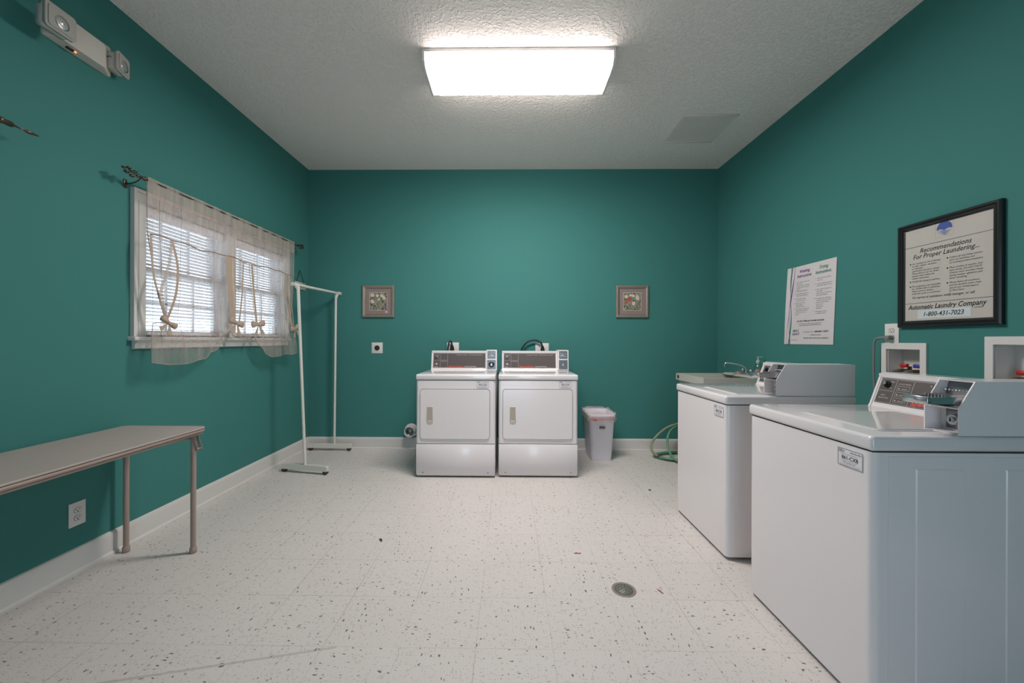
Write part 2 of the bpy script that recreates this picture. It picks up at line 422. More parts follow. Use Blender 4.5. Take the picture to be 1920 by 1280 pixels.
window_unit('window_2', 3.165, WY1-.012)

def blind(y0, y1, label):
    z0, z1 = 1.250, 2.052; x = XL-.027
    t = thing('window_blind', label, 'blind', (x, y0, z1), 0, 'white blinds in the double window')
    w = y1-y0
    MB().box(-.022, .024, 0, w, -.062, 0, .004, 2).build('valance', M['blind'], t)
    s = MB(); n = 31; pitch = (z1-.075-z0-.02)/n; ang = math.radians(14)
    for k in range(n):
        zc = -.085-k*pitch; dx = .0165*math.cos(ang); dz = .0165*math.sin(ang)
        if k > n-5: dz *= .4
        s.prism([(-dx, zc-dz-.0009), (dx, zc+dz-.0009), (dx, zc+dz+.0009), (0, zc+.0026), (-dx, zc-dz+.0009)], .004, w-.004, lambda p, q, h: (p, h, q))
    s.build('slats', M['blind'], t)
    MB().box(-.020, .020, .003, w-.003, z0-z1-.004, z0-z1+.016, .003, 1).build('bottom_rail', M['blind'], t)
    c = MB()
    for yy in (.1*w, .5*w, .9*w): c.cyl((.019, yy, -.06), (.019, yy, z0-z1+.012), .0012, n=6)
    c.build('ladder_cord', M['blind'], t)
blind(WY0+.014, 3.052, 'white slatted blind behind the left half of the curtain, nearer the bench')
blind(3.168, WY1-.014, 'white slatted blind behind the right half of the curtain, nearer the back corner')

# ------------------------------------------------------------------ curtain
CX = XL+.095
cur = thing('sheer_curtain', 'sheer beige tie-up curtain with four bows covering the window', 'curtain', (CX, 2.295, 2.18))
CW = 1.59
def interp(t, tab):
    for (a, va), (b, vb) in zip(tab, tab[1:]):
        if t <= b:
            k = (t-a)/(b-a); k = k*k*(3-2*k) if 0 <= k <= 1 else k
            return va+(vb-va)*k
    return tab[-1][1]
hem = [(0, 1.078), (.03, 1.070), (.09, 1.058), (.16, 1.056), (.24, 1.082), (.31, 1.130), (.38, 1.205), (.425, 1.285), (.46, 1.235), (.51, 1.225), (.56, 1.235), (.605, 1.270), (.645, 1.160), (.69, 1.092), (.74, 1.062), (.80, 1.066), (.88, 1.080), (.95, 1.074), (1.0, 1.092)]
bows = [(.095, 1.335), (.690, 1.350), (.962, 1.350), (1.525, 1.325)]
BZ = 1.34
def cur_pt(u, zf):
    """u along the width 0..1, zf 0 top .. 1 hem; local coordinates"""
    top = 2.185+.012*u
    zb = interp(u, hem); z = top+(zb-top)*zf
    y = u*CW
    gap = max(0, 1-abs(z-BZ)/.52)
    for by, bz in bows:
        w = math.exp(-((z-bz)/.13)**2)*math.exp(-((y-by)/.115)**2) if z > bz else math.exp(-((z-bz)/.085)**2)*math.exp(-((y-by)/.10)**2)
        y += (by-y)*.82*w
    edge = max(0, min(1, (1.86-z)/.5))
    if z > BZ-.02:
        if u < .1: y += .080*edge*(1-u/.1)
        if u > .93: y -= .050*edge*((u-.93)/.07)
    down = max(0, (2.0-z))
    x = .0055*math.sin(u*61+math.sin(u*17)*1.3)*(.5+min(down, .8))+.006*math.sin(u*23+1+down*2)*min(1, down*3)
    if z < BZ: x += .030*math.sin(PI*min(1, (BZ-z)/.27*.55))
    return (x, y, z-2.18)
NU, NZ = 190, 70
mb = MB(); vs = [cur_pt(i/NU, j/NZ) for j in range(NZ+1) for i in range(NU+1)]
mb.add(vs, [(j*(NU+1)+i, j*(NU+1)+i+1, (j+1)*(NU+1)+i+1, (j+1)*(NU+1)+i) for j in range(NZ) for i in range(NU)], 0, True)
mb.build('curtain_panel', M['sheer'], cur)
mb = MB(); vs = []
for j in range(9):
    for i in range(NU+1):
        x, y, z = cur_pt(i/NU, j*.013); vs.append((x+.006, y, z+.004))
mb.add(vs, [(j*(NU+1)+i, j*(NU+1)+i+1, (j+1)*(NU+1)+i+1, (j+1)*(NU+1)+i) for j in range(8) for i in range(NU)], 0, True)
mb.build('header', M['sheer2'], cur)
# hem edge: thicker stitched border
mb = MB(); hp = [cur_pt(i/NU, .998) for i in range(NU+1)]; mb.tube(hp, .003, 6)
for e in (0, 1): mb.tube([cur_pt(e, j/NZ) for j in range(NZ+1)], .0022, 6)
for u in (.055, .155, .33, .47, .62, .70, .84): mb.tube([cur_pt(u, .03+j*.0135) for j in range(0, 70)], .0012, 5)
mb.build('hem', M['sheerrib'], cur)
# drawn cord running across
cp = []
for i in range(60):
    u = i/59*.982; cp.append((.022+.002*math.sin(u*40), u*CW, 1.846-2.18+.006*math.sin(u*19)+.004*math.sin(u*47)+.012*u))
MB().tube(cp, .0042, 8).build('gather_cord', M['cord'], cur)
def straps(specs):
    for pts, w, mk in specs:
        MB().ribbon([(p[0], p[1], p[2]-2.18) for p in pts], (0, 1, 0), w, sp=6).build('tie_strap', M[mk], cur)
straps([
 ([(.03, .135, 1.845), (.04, .11, 1.70), (.045, .045, 1.50), (.035, .095, 1.34)], .022, 'sheerrib'),
 ([(.03, .140, 1.845), (.045, .165, 1.68), (.045, .150, 1.50), (.035, .098, 1.34)], .020, 'strap'),
 ([(.02, .004, 1.840), (.03, .01, 1.62), (.035, .05, 1.46), (.035, .090, 1.34)], .016, 'strap'),
 ([(.03, .640, 1.852), (.035, .642, 1.66), (.035, .665, 1.50), (.035, .690, 1.35)], (.070, .035), 'strap'),
 ([(.03, .690, 1.852), (.035, .705, 1.60), (.035, .700, 1.36)], .016, 'strap'),
 ([(.03, .800, 1.850), (.04, .775, 1.60), (.035, .745, 1.33)], .018, 'strap'),
 ([(.03, .905, 1.848), (.035, .925, 1.60), (.035, .962, 1.36)], .026, 'strap'),
 ([(.03, .870, 1.848), (.03, .905, 1.60), (.035, .950, 1.36)], .012, 'sheerrib'),
 ([(.03, 1.425, 1.856), (.04, 1.47, 1.60), (.04, 1.525, 1.34)], .014, 'strap'),
 ([(.03, 1.420, 1.856), (.03, 1.425, 1.62), (.035, 1.50, 1.33)], (.030, .05), 'strap'),
])
def bow(y, z, rot, sc_=1.0):
    b = MB()
    def P(a, c, d=0):
        ca, sa = math.cos(rot), math.sin(rot); a *= sc_; c *= sc_
        return (.045+d, y+a*ca-c*sa, z-2.18+a*sa+c*ca)
    for sgn in (-1, 1):
        out = catmull([Vector(q) for q in [(0, .007, 0), (sgn*.026, .022, 0), (sgn*.054, .028, 0), (sgn*.064, .006, 0), (sgn*.056, -.012, 0), (sgn*.026, -.011, 0), (0, -.007, 0)]], 4)
        cm = sum((Vector(p) for p in out), Vector())/len(out); m0 = len(out)
        def ringp(k, d): return [P(cm.x+(p.x-cm.x)*k, cm.y+(p.y-cm.y)*k, d) for p in out]
        rg = [ringp(.45, .016), ringp(.80, .012), ringp(1, .002), ringp(.8, -.008), ringp(.45, -.010)]
        vv = [p for r_ in rg for p in r_]
        b.add(vv, [(i*m0+k, i*m0+(k+1) % m0, (i+1)*m0+(k+1) % m0, (i+1)*m0+k) for i in range(4) for k in range(m0)]+[tuple(range(m0)), tuple(range(4*m0, 5*m0))[::-1]], 0, True)
        tl = [P(0, 0, .006), P(sgn*.010, -.008, .008), P(sgn*.052, -.058, .010), P(sgn*.022, -.070, .008)]
        b.add(tl+[(p[0]-.003, p[1], p[2]) for p in tl], [(0, 1, 2, 3), (7, 6, 5, 4), (0, 1, 5, 4), (1, 2, 6, 5), (2, 3, 7, 6), (3, 0, 4, 7)], 0)
    c = P(0, 0, .006); b.blob(c, (.011, .012, .014))
    b.build('bow', M['strap'], cur)
bow(.098, 1.320, -.5, 1.0); bow(.700, 1.345, -.25, 1.3); bow(.965, 1.345, .1, 1.35); bow(1.530, 1.330, .3, 1.2)

def finial(mb, c, d):
    """scroll of beads and leaves at a rod end, running along d (+1/-1 in y)"""
    x, y, z = c
    mb.lathe([(.006, 0), (.012, .004), (.012, .012), (.006, .016), (.009, .03), (.006, .044), (.011, .05), (.005, .06)], (x, y, z), 'y', 12) if d > 0 else \
        mb.lathe([(.006, 0), (.012, -.004), (.012, -.012), (.006, -.016), (.009, -.03), (.006, -.044), (.011, -.05), (.005, -.06)], (x, y, z), 'y', 12)
    mb.tube([(x, y+d*.05, z), (x, y+d*.08, z+.004), (x+.004, y+d*.11, z+.012)], .003, 8, smooth_path=4)
    for a, b_, c_, r in ((.075, .014, .006, .010), (.088, -.014, 0, .011), (.115, .020, .008, .010), (.125, -.006, .006, .012), (.140, .012, .004, .009), (.098, .004, .012, .008)):
        mb.blob((x+c_, y+d*a, z+b_), (r, r*1.35, r*.8))
rod = thing('curtain_rod', 'bronze curtain rod with leafy finial above the covered window', 'curtain rod', (CX, 2.29, 2.171))
MB().tube([(0, .0, 0), (0, 1.62, .012)], .0065, 12).build('rod', M['bronze'], rod)
mb = MB(); finial(mb, (0, 0, 0), -1); mb.build('finial', M['bronze'], rod)
mb = MB(); finial(mb, (0, 1.62, .012), 1); mb.build('finial', M['bronze'], rod)
for yy in (-.035, 1.645):
    MB().tube([(0, yy, -.008), (-.03, yy, -.030), (-.07, yy, -.038), (-.094, yy, -.038)], .004, 8, smooth_path=3).box(-.095, -.090, yy-.010, yy+.010, -.062, -.012, .001, 1).build('bracket', M['bronze'], rod)
rod2 = thing('curtain_rod', 'bronze rod end with slim spear finial at the left edge of the photo', 'curtain rod', (CX, 1.61, 2.150))
MB().tube([(0, -1.3, 0), (0, .02, 0)], .0065, 12).build('rod', M['bronze'], rod2)
MB().lathe([(.007, 0), (.013, .004), (.014, .014), (.011, .024), (.012, .05), (.007, .058), (.0035, .064), (.0035, .095), (.006, .10), (.009, .115), (.006, .128), (.002, .15)], (0, .0, 0), 'y', 14).build('finial', M['bronze'], rod2)
for yy in (-.05, -1.2):
    MB().tube([(0, yy, -.006), (-.04, yy, -.02), (-.094, yy, -.02)], .004, 8, smooth_path=3).box(-.095, -.090, yy-.010, yy+.010, -.045, .005, .001, 1).build('bracket', M['bronze'], rod2)

# ------------------------------------------------------------------ ceiling fixture and return grille
fx = thing('ceiling_light', 'white wraparound fluorescent ceiling light with glowing diffuser', 'ceiling light', (-.572, 2.535, ZC))
LW, LD = 1.262, .352
DIF = emit_mat('glowing_diffuser', (1.0, .915, .89), 42.0)
SIDE = emit_mat('glowing_diffuser_side', (1.0, .93, .90), 6.5)
DIM = emit_mat('glowing_diffuser_edge', (1.0, .93, .89), 1.3)
prof = [(.004, -.024), (.0, -.078), (.028, -.108), (.10, -.116), (.176, -.112), (.252, -.116), (.324, -.108), (.352, -.078), (.348, -.024)]
mb = MB(); n = len(prof)
xs = [.014, .05, LW-.05, LW-.014]
for k in range(3):
    o = [(xs[k], p[0], p[1]) for p in prof]+[(xs[k+1], p[0], p[1]) for p in prof]
    for i in range(n-1):
        mb.add([o[i], o[i+1], o[n+i+1], o[n+i]], [(0, 1, 2, 3)], 1 if k != 1 else (2 if i in (0, 1, n-3, n-2) else 0), False)
mb.build('diffuser', [DIF, DIM, SIDE], fx)
for x0, x1 in ((0, .014), (LW-.014, LW)):
    mb = MB(); mb.prism([(.006, 0)]+[(p[0]+(-.003 if p[0] < .1 else .003 if p[0] > .25 else 0), p[1]-.003) for p in prof]+[(.346, 0)], x0, x1, lambda p, q, h: (h, p, q))
    mb.build('end_cap', M['plastic'], fx)
MB().box(.014, LW-.014, .003, .349, -.024, 0, .003, 1).build('housing', M['plastic'], fx)

vt = thing('return_grille', 'white square air return grille in the ceiling near the right wall', 'vent', (1.475, 3.30, ZC))
mb = MB(); w = .465
mb.box(0, w, 0, .028, -.008, 0, .002, 1); mb.box(0, w, w-.028, w, -.008, 0, .002, 1); mb.box(0.0003, .0275, .0283, w-.0283, -.0078, 0); mb.box(w-.0275, w-.0003, .0283, w-.0283, -.0078, 0)
GR = mat('grille_white_enamel', (224, 216, 210), .6)
mb.build('frame', GR, vt)
mb = MB()
for k in range(30):
    y = .030+k*.0136; mb.box(.027, w-.027, y, y+.0112, -.0052, -.0030)
for k in (1, 2, 3): mb.box(w*k/4-.0015, w*k/4+.0015, .028, w-.028, -.0060, -.002)
mb.build('louvres', GR, vt)
MB().box(.02, w-.02, .02, w-.02, -.0018, -.0003).build('backing', mat('grille_backing', (120, 118, 114), .9), vt)

# ------------------------------------------------------------------ emergency light
em = thing('emergency_light', 'off-white twin-head emergency light high on the left wall', 'emergency light', (XL, 1.842, 2.690))
ec = MB(); bk = rrect(0, .319, 0, .165, .012, 3); ft = rrect(.030, .250, .004, .130, .012, 3); nn_ = len(bk)
ec.add([(0, p[0], p[1]) for p in bk]+[(.012, p[0], p[1]) for p in bk]+[(.056, p[0], p[1]) for p in ft],
       [list(range(nn_)), list(range(2*nn_, 3*nn_))]+[(k*nn_+i, k*nn_+(i+1) % nn_, (k+1)*nn_+(i+1) % nn_, (k+1)*nn_+i) for k in (0, 1) for i in range(nn_)])
ec.build('case', M['emcase'], em)
MB().box(.022, .036, .085, .115, -.006, .008, .001, 1, 0).build('test_button', M['black'], em)
MB().blob((.030, .124, -.001), (.004, .006, .003)).build('indicator_lamp', M['led'], em)
def em_head(y, z, x, rz, ln, hw, hh_):
    h = MB(); R_ = Matrix.Rotation(rz, 4, 'Z')
    def F(p, q, hh):
        v = R_ @ Vector((hh, p, q)); return (x+v.x, y+v.y, z+v.z)
    a = rrect(-hw, hw, -hh_, hh_, .016); b = rrect(-hw+.008, hw-.008, -hh_+.008, hh_-.008, .014)
    h.prism(b, -.045, .0, F, 0, True)
    h.cyl(F(0, 0, -.072), F(0, 0, -.04), .022, .04)
    ho = h.build('lamp_head', M['emcase'], em)
    l = MB(); l.prism(a, .0, .014, F, 0, True); l.prism(rrect(-hw+.010, hw-.010, -hh_+.010, hh_-.010, .012), .014, .018, F, 0, True)
    l.build('lens', M['lens'], ho)
    rf = MB(); rf.lathe([(.030, .0181), (.030, .0195), (.020, .0190), (.008, .0200), (0, .0215)], (0, 0, 0), 'x', 24)
    rf.v = [F(v[1], v[2]-.008, v[0]) for v in rf.v]; rf.build('reflector', M['chrome'], ho)
em_head(-.028, .030, .122, .0, 0, .064, .058)
em_head(.322, .074, .066, .30, 1, .052, .054)
MB().tube([(.03, .280, .080), (.035, .295, .078), (.05, .312, .074)], .012, 10).build('swivel', M['emcase'], em)
MB().tube([(.045, .262, .075), (.060, .268, .085), (.062, .282, .082)], .002, 6, smooth_path=4).build('wire', M['black'], em)

# ------------------------------------------------------------------ plaque by the corner
pq = thing('hanging_plaque', 'small off-white plaque hanging by a dark cord beside the window corner', 'plaque', (XL+.004, 4.06, 1.76))
MB().box(0, .010, 0, .212, 0, .078, .003, 1).build('board', M['cream'], pq)
MB().tube([(.006, .03, .076), (.004, .095, .205), (.004, .100, .205), (.006, .185, .076)], .0022, 6).build('hanging_cord', M['black'], pq)
pt = MB(); fn = lambda u, v: (.0106, u, v)
for i, wd in enumerate((.13, .10)): put_rect(pt, fn, .106-wd/2, .106+wd/2, .048-i*.022, .052-i*.022)
pt.build('printed_lines', M['greyink'], pq)

# ------------------------------------------------------------------ folding table
TZ = .718; TX0, TX1, TY0, TY1 = -2.232, -1.748, .42, 2.236
tb = thing('folding_table', 'narrow taupe folding table standing along the left wall', 'table', (TX0, TY0, 0))
w, d = TX1-TX0, TY1-TY0
mb = MB(); mb.prism(rrect(0, w, 0, d, .030), TZ-.010, TZ, XY, 0, True); mb.build('tabletop', M['table'], tb)
mb = MB(); mb.prism(rrect(.0015, w-.0015, .0015, d-.0015, .028), TZ-.0125, TZ-.010, XY, 0, True); mb.build('edge_line', M['tableline'], tb)
mb = MB()
mb.prism(rrect(0, w, 0, d, .030), TZ-.026, TZ-.0125, XY, 0, True); mb.prism(rrect(.006, w-.006, .006, d-.006, .026), TZ-.038, TZ-.026, XY, 0, True)
mb.build('apron', M['tablemetal'], tb)
def table_leg(x, y):
    m_ = MB(); m_.tube([(x, y, .03), (x, y, TZ-.038)], .0135, 16)
    lg = m_.build('leg', M['tablemetal'], tb)
    MB().lathe([(.012, .0), (.0175, .003), (.0185, .012), (.0175, .030), (.0135, .034)], (x, y, 0), 'z', 18).build('foot_cap', M['tablemetal'], lg)
for yy in (2.205-TY0, .45-TY0+.02):
    for xx in (.040, w-.055): table_leg(xx, yy)
    MB().tube([(.040, yy, TZ-.065), (w-.055, yy, TZ-.065)], .008, 10).build('crossbar', M['tablemetal'], tb)
mb = MB(); y = 2.205-TY0; x = w-.055
for h0 in (.0145, -.0175): mb.prism([(.010, 0), (.022, .002), (.052, -.085), (.044, -.096), (.034, -.092)], h0, h0+.0025, lambda p, q, h: (x+p-.012, y+h, TZ-.039+q))
mb.cyl((x+.030, y-.0176, TZ-.122), (x+.030, y+.0172, TZ-.122), .004, n=10)
mb.tube([(x-.005, y-.03, TZ-.060), (x-.005, y-.30, TZ-.045)], .005, 8)
mb.build('folding_brace', M['tablemetal'], tb)

# ------------------------------------------------------------------ outlets
def outlet(name, label, cat, loc, face, w, h, kind, group=None):
    """face: 'x+' plate on left wall, 'x-' on right wall, 'y-' on back wall; u runs to the viewer's right"""
    t = thing(name, label, cat, loc, {'y-': 0, 'x+': PI/2, 'x-': -PI/2}[face], group)
    # local: x right, -y out of wall, z up
    m_ = MB(); m_.box(0, w, -.006, 0, 0, h, .0025, 2); m_.build('cover_plate', M['plastic'], t)
    if kind == 'duplex':
        for zc in (h*.5+.020, h*.5-.020):
            r = MB(); cx = w/2
            r.prism([(cx+.0165*math.cos(2*PI*i/20), zc+max(-.0125, min(.0125, .0165*math.sin(2*PI*i/20)))) for i in range(20)], -.0075, -.006, XZ)
            ro = r.build('receptacle', M['plastic'], t)
            s = MB(); fn = lambda u, v: (u, -.0078, v)
            put_rect(s, fn, cx-.0082, cx-.0052, zc-.002, zc+.0075); put_rect(s, fn, cx+.0052, cx+.0082, zc-.001, zc+.0075); put_disc(s, fn, cx, zc-.0068, .0034)
            # thin dark outline around the receptacle
            pts = [(cx+.0175*math.cos(2*PI*i/24), zc+max(-.0135, min(.0135, .0175*math.sin(2*PI*i/24)))) for i in range(24)]
            s.tube([(p, -.0062, q) for p, q in pts+[pts[0]]], .0009, 4)
            s.build('slots', M['ink'], ro)
    elif kind == 'round':
        MB().lathe([(.029, -.0085), (.029, -.006)], (w*.5, 0, h*.5), 'y', 28).build('receptacle', M['black'], t)
        s = MB(); fn = lambda u, v: (u, -.0088, v)
        put_rect(s, fn, w/2-.012, w/2-.009, h/2-.006, h/2+.006); put_rect(s, fn, w/2+.009, w/2+.012, h/2-.006, h/2+.006); put_disc(s, fn, w/2, h/2+.013, .004)
        s.build('slots', M['greyink'], t)
    return t
outlet('wall_outlet', 'white duplex outlet on the left wall below the folding table', 'outlet', (XL, 1.966, .246), 'x+', .080, .124, 'duplex')
outlet('dryer_outlet', 'square white plate with unused round black dryer socket on back wall', 'outlet', (-1.538, YB, 1.070), 'y-', .124, .122, 'round')
o1 = outlet('dryer_outlet', 'white outlet plate with black plug behind the left dryer', 'outlet', (-.690, YB, 1.055), 'y-', .132, .140, '')
o2 = outlet('dryer_outlet', 'white outlet plate with black plug behind the right dryer', 'outlet', (.296, YB, 1.055), 'y-', .150, .136, '')
outlet('wall_outlet', 'white duplex outlet on the right wall under the black framed sign', 'outlet', (XR, 2.424, 1.205), 'x-', .086, .124, 'duplex')

# ------------------------------------------------------------------ valve boxes in the right wall
def valve_box(label, y0, y1, z0, z1, hole):
    t = thing('washer_valve_box', label, 'valve box', (XR, y1, z0), -PI/2, 'recessed washer valve boxes')
    w, h = y1-y0, z1-z0; hx0, hx1, hz0, hz1 = y1-hole[1], y1-hole[0], hole[2]-z0, hole[3]-z0
    mb = slab_with_holes(0, w, 0, h, [(hx0, hx1, hz0, hz1)], -.010, 0, XZ); mb.build('frame', M['plastic'], t)
    b = MB(); e = .0008; D = .085
    b.box(hx0+e, hx1-e, D, D+.004, hz0+e, hz1-e); b.box(hx0+e, hx0+.004, 0, D, hz0+e, hz1-e); b.box(hx1-.004, hx1-e, 0, D, hz0+e, hz1-e)
    b.box(hx0+e, hx1-e, 0, D, hz0+e, hz0+.004); b.box(hx0+e, hx1-e, 0, D, hz1-.004, hz1-e)
    b.build('recess_box', M['plastic'], t)
    for k, (m_, fx_) in enumerate((('red', .42), ('blue', .80))):
        cx = hx0+(hx1-hx0)*fx_
        v = MB(); v.cyl((cx, .05, hz0+.004), (cx, .05, hz0+.090), .011, .010); v.cyl((cx, .05, hz0+.062), (cx-.004, -.012, hz0+.062), .014, .013)
        vo = v.build('valve', M['brass'], t)
        MB().box(cx-.020, cx+.020, .010, .028, hz0+.084, hz0+.106, .003, 1).build('handle', M[m_], vo)
        MB().tube([(cx-.004, -.010, hz0+.062), (cx-.012, -.045, hz0+.050), (cx-.026, -.075, hz0-.03), (cx-.03, -.095, hz0-.16), (cx-.02, -.08, hz0-.45), (cx-.02, -.09, hz0-.80), (cx, -.10, hz0-.94)], .0115, 12, smooth_path=6).build('supply_hose', M['greyhose'], t)
valve_box('white recessed valve box with red and blue handles under the outlet', 2.182, 2.441, .952, 1.213, V1)
valve_box('white recessed valve box at the right edge, above the nearest washer', 1.645, 1.918, .952, 1.246, V2)

# ------------------------------------------------------------------ appliances
def sticker(parent, x, z, w, h, code, y=-.0012, tilt=0):
    R_ = Matrix.Rotation(tilt, 2)
    def fn(u, v, o=0):
        p = R_ @ Vector((u, v)); return (x+p.x, y-o, z+p.y)
    s = MB(); pts = rrect(0, w, 0, h, .004, 3)
    s.prism(pts, 0, .0009, lambda p, q, hh: fn(p, q, -hh+.0002))
    so = s.build('asset_sticker', M['sticker'], parent)
    g = MB(); f1 = lambda u, v: fn(u, v, .0008)
    put_outline(g, f1, .001, w-.001, .001, h-.001, .0011)
    put_text(g, f1, w*.17, h*.40, code, h*.30, width=w*.66, bold=.0003)
    put_text(g, f1, w*.04, h*.80, 'CSC', h*.17, width=w*.19, bold=.0003)
    put_text(g, f1, w*.50, h*.80, '1-800-762-3452', h*.12, width=w*.44)
    put_rect(g, f1, w*.04, w*.26, h*.755, h*.765)
    put_rect(g, f1, w*.15, w*.82, h*.69, h*.70); put_rect(g, f1, w*.15, w*.82, h*.325, h*.335)
    put_text(g, f1, w*.25, h*.20, 'For service call', h*.11, width=w*.45)
    put_rect(g, f1, w*.1, w*.9, h*.13, h*.137); put_rect(g, f1, w*.1, w*.9, h*.07, h*.077)
    g.build('printing', M['ink'], so)
    d_ = MB(); put_disc(d_, f1, w*.27, h*.85, h*.035, n=8); d_.build('logo_dot', M['teal_ink'], so)

def cabinet(t, W, D, zt=.862, washer=False):
    b = MB(); r = .022
    # rounded front vertical corners
    pts = [(0, D), (0, r)]+[(r-r*math.cos(a*PI/12), r-r*math.sin(a*PI/12)) for a in range(1, 6)]+[(r, 0), (W-r, 0)]+[(W-r+r*math.sin(a*PI/12), r-r*math.cos(a*PI/12)) for a in range(1, 6)]+[(W, r), (W, D)]
    b.prism(pts, .018, zt, XY, 0, False)
    # side panel seam + embossed fields
    for x, sg in ((0, -1), (W, 1)):
        b.box(x, x+sg*.0015, .048, D-.02, .035, zt-.012)
        for y0, y1 in ((.135, .290), (.42, .575)):
            o = [(x+sg*.0015, y0, .07), (x+sg*.0015, y1, .07), (x+sg*.0015, y1, zt-.05), (x+sg*.0015, y0, zt-.05)]
            i_ = [(x+sg*.0038, y0+.003, .075), (x+sg*.0038, y1-.003, .075), (x+sg*.0038, y1-.003, zt-.055), (x+sg*.0038, y0+.003, zt-.055)]
            b.add(o+i_, [(4, 5, 6, 7), (0, 1, 5, 4), (1, 2, 6, 5), (2, 3, 7, 6), (3, 0, 4, 7)])
    b.build('cabinet', M['enamel'], t)
    MB().box(.006, W-.006, .006, D-.004, zt-.002, zt+.004).build('gap_line', M['seam'], t)
    MB().box(.03, W-.03, .035, D-.03, .006, .022).build('plinth', M['seam'], t)
    for x in (.06, W-.06):
        for y in (.07, D-.07): MB().cyl((x, y, 0), (x, y, .02), .018, n=12).build('levelling_foot', M['black'], t)
    MB().box(-.004, W+.004, -.006, D, zt+.004, .916, .013, 4).build('top_panel', M['enamel_top'], t)

def console(t, W, z0, z1, y0, yt, D, xr, red=True, washer=False):
    """slanted control console; xr is the right end of the dark face"""
    x0, x1 = .022, W-.012
    c = MB()
    prof = [(y0-.008, z0), (y0-.002, z0+.010), (yt-.006, z1-.018), (yt, z1-.006), (yt+.010, z1), (D-.01, z1), (D-.004, z1-.01), (D-.004, z0)]
    c.prism(prof, x0, x1, YZ, 0, False)
    c.prism([(p[0]-.003 if i < 4 else p[0], p[1]+(.002 if 2 < i < 6 else 0)) for i, p in enumerate(prof)], x0-.004, x0+.006, YZ)
    c.prism([(yt-.010, z1-.020), (yt-.012, z1-.004), (yt+.008, z1+.003), (D-.01, z1+.003), (D-.01, z1-.02)], x0-.002, x1, YZ)
    co = c.build('console', M['enamel_top'], t)
    # face frame coordinates: u along x, v up the slope
    a = Vector((0, y0-.002, z0+.010)); b = Vector((0, yt-.006, z1-.018)); e = (b-a); L = e.length; e.normalize(); nrm = Vector((0, -e.z, e.y))
    def fn(u, v, o=.0015):
        p = a+e*v+nrm*o; return (u, p.y, p.z)
    v0, v1 = .010, L-.006
    f = MB(); f.add([fn(x0+.014, v0), fn(xr, v0), fn(xr, v1), fn(x0+.014, v1), fn(x0+.014, v0, 0), fn(xr, v0, 0), fn(xr, v1, 0), fn(x0+.014, v1, 0)],
                    [(0, 1, 2, 3), (0, 4, 5, 1), (1, 5, 6, 2), (2, 6, 7, 3), (3, 7, 4, 0)])
    fo = f.build('control_panel', M['console'], co)
    g = MB(); f2 = lambda u, v: fn(u, v, .0022); X = x0+.014; h = v1-v0
    cw = .075; s = W/.65
    put_outline(g, f2, X+.003, xr-.003, v0+.003, v1-.003, .0008)
    put_rect(g, f2, X+cw, X+cw+.0012, v0+.004, v1-.004); put_rect(g, f2, X+cw*2, X+cw*2+.0012, v0+.004, v1-.004)
    put_rect(g, f2, X+.006, X+cw-.004, v0+h*.50, v0+h*.50+.001)
    put_text(g, f2, X+.010, v1-h*.15, 'TEMPERATURE', .007, width=.055)
    put_text(g, f2, X+.052, v0+h*.60, 'OFF', .006)
    put_text(g, f2, X+.020, v0+h*.30, 'FABRIC', .007); put_text(g, f2, X+.014, v0+h*.19, 'SELECTOR', .008, width=.045)
    if washer:
        put_text(g, f2, X+cw+.010, v1-h*.20, 'CYCLE SERIES', .007, width=.055)
        for k, nm in enumerate(('NORMAL', 'PERM', 'DELICATE')):
            vv = v0+h*(.60-k*.235)-.004
            put_outline(g, f2, X+cw+.010, X+cw*2-.010, vv, vv+h*.17, .0008); put_text(g, f2, X+cw+.030, vv+.005, nm, .006); put_rect(g, f2, X+cw+.016, X+cw+.021, vv+.005, vv+.010)
    else:
        for k in range(4): put_outline(g, f2, X+cw+.007+k*.016, X+cw+.021+k*.016, v0+h*.42, v0+h*.52, .001)
        put_rect(g, f2, X+.012, X+.05, v0+.008, v0+.011)
    if washer:
        for k in range(9): put_disc(g, f2, X+cw*2+.07+k*.016, v1-h*.14, .0024, n=8)
    else: put_text(g, f2, X+cw*2+.09, v1-h*.13, 'LAUNDRY CARE  -  DRY INSTRUCTIONS', .008, width=.27)
    put_text(g, f2, X+cw*2+(.175 if not washer else .205), v0+.010, 'Commercial Dryer' if not washer else 'Commercial Washer', .014 if not washer else .02, width=.125 if not washer else .14, bold=.0003)
    g.build('panel_print', M['console_line'], fo)
    r = MB(); put_text(r, f2, X+cw*2+.012, v0+.010, 'Speed Queen', .017 if not washer else .026, width=.150 if not washer else .185, bold=.0011 if washer else .0008, shear=.2)
    r.build('brand_lettering', M['red_print'], fo)
    k = MB(); c0 = Vector(fn(X+.036, v0+h*.76)); c1 = Vector(fn(X+.036, v0+h*.76, .018))
    k.cyl(c0, c0+(c1-c0)*.4, .016, .015); k.cyl(c0, c1, .009, .007)
    kk = k.build('selector_knob', M['knob'] if washer else M['chrome'], fo)
    k = MB(); k.cyl(c1, c1+(c1-c0)*.08, .007); k.build('knob_cap', M['chrome'], kk)
    if not washer:
        k = MB(); c0 = Vector(fn(X+.036, v0+h*.25)); c1 = Vector(fn(X+.036, v0+h*.25, .010)); k.cyl(c0, c1, .008, .006); k.build('start_button', M['plastic'], fo)

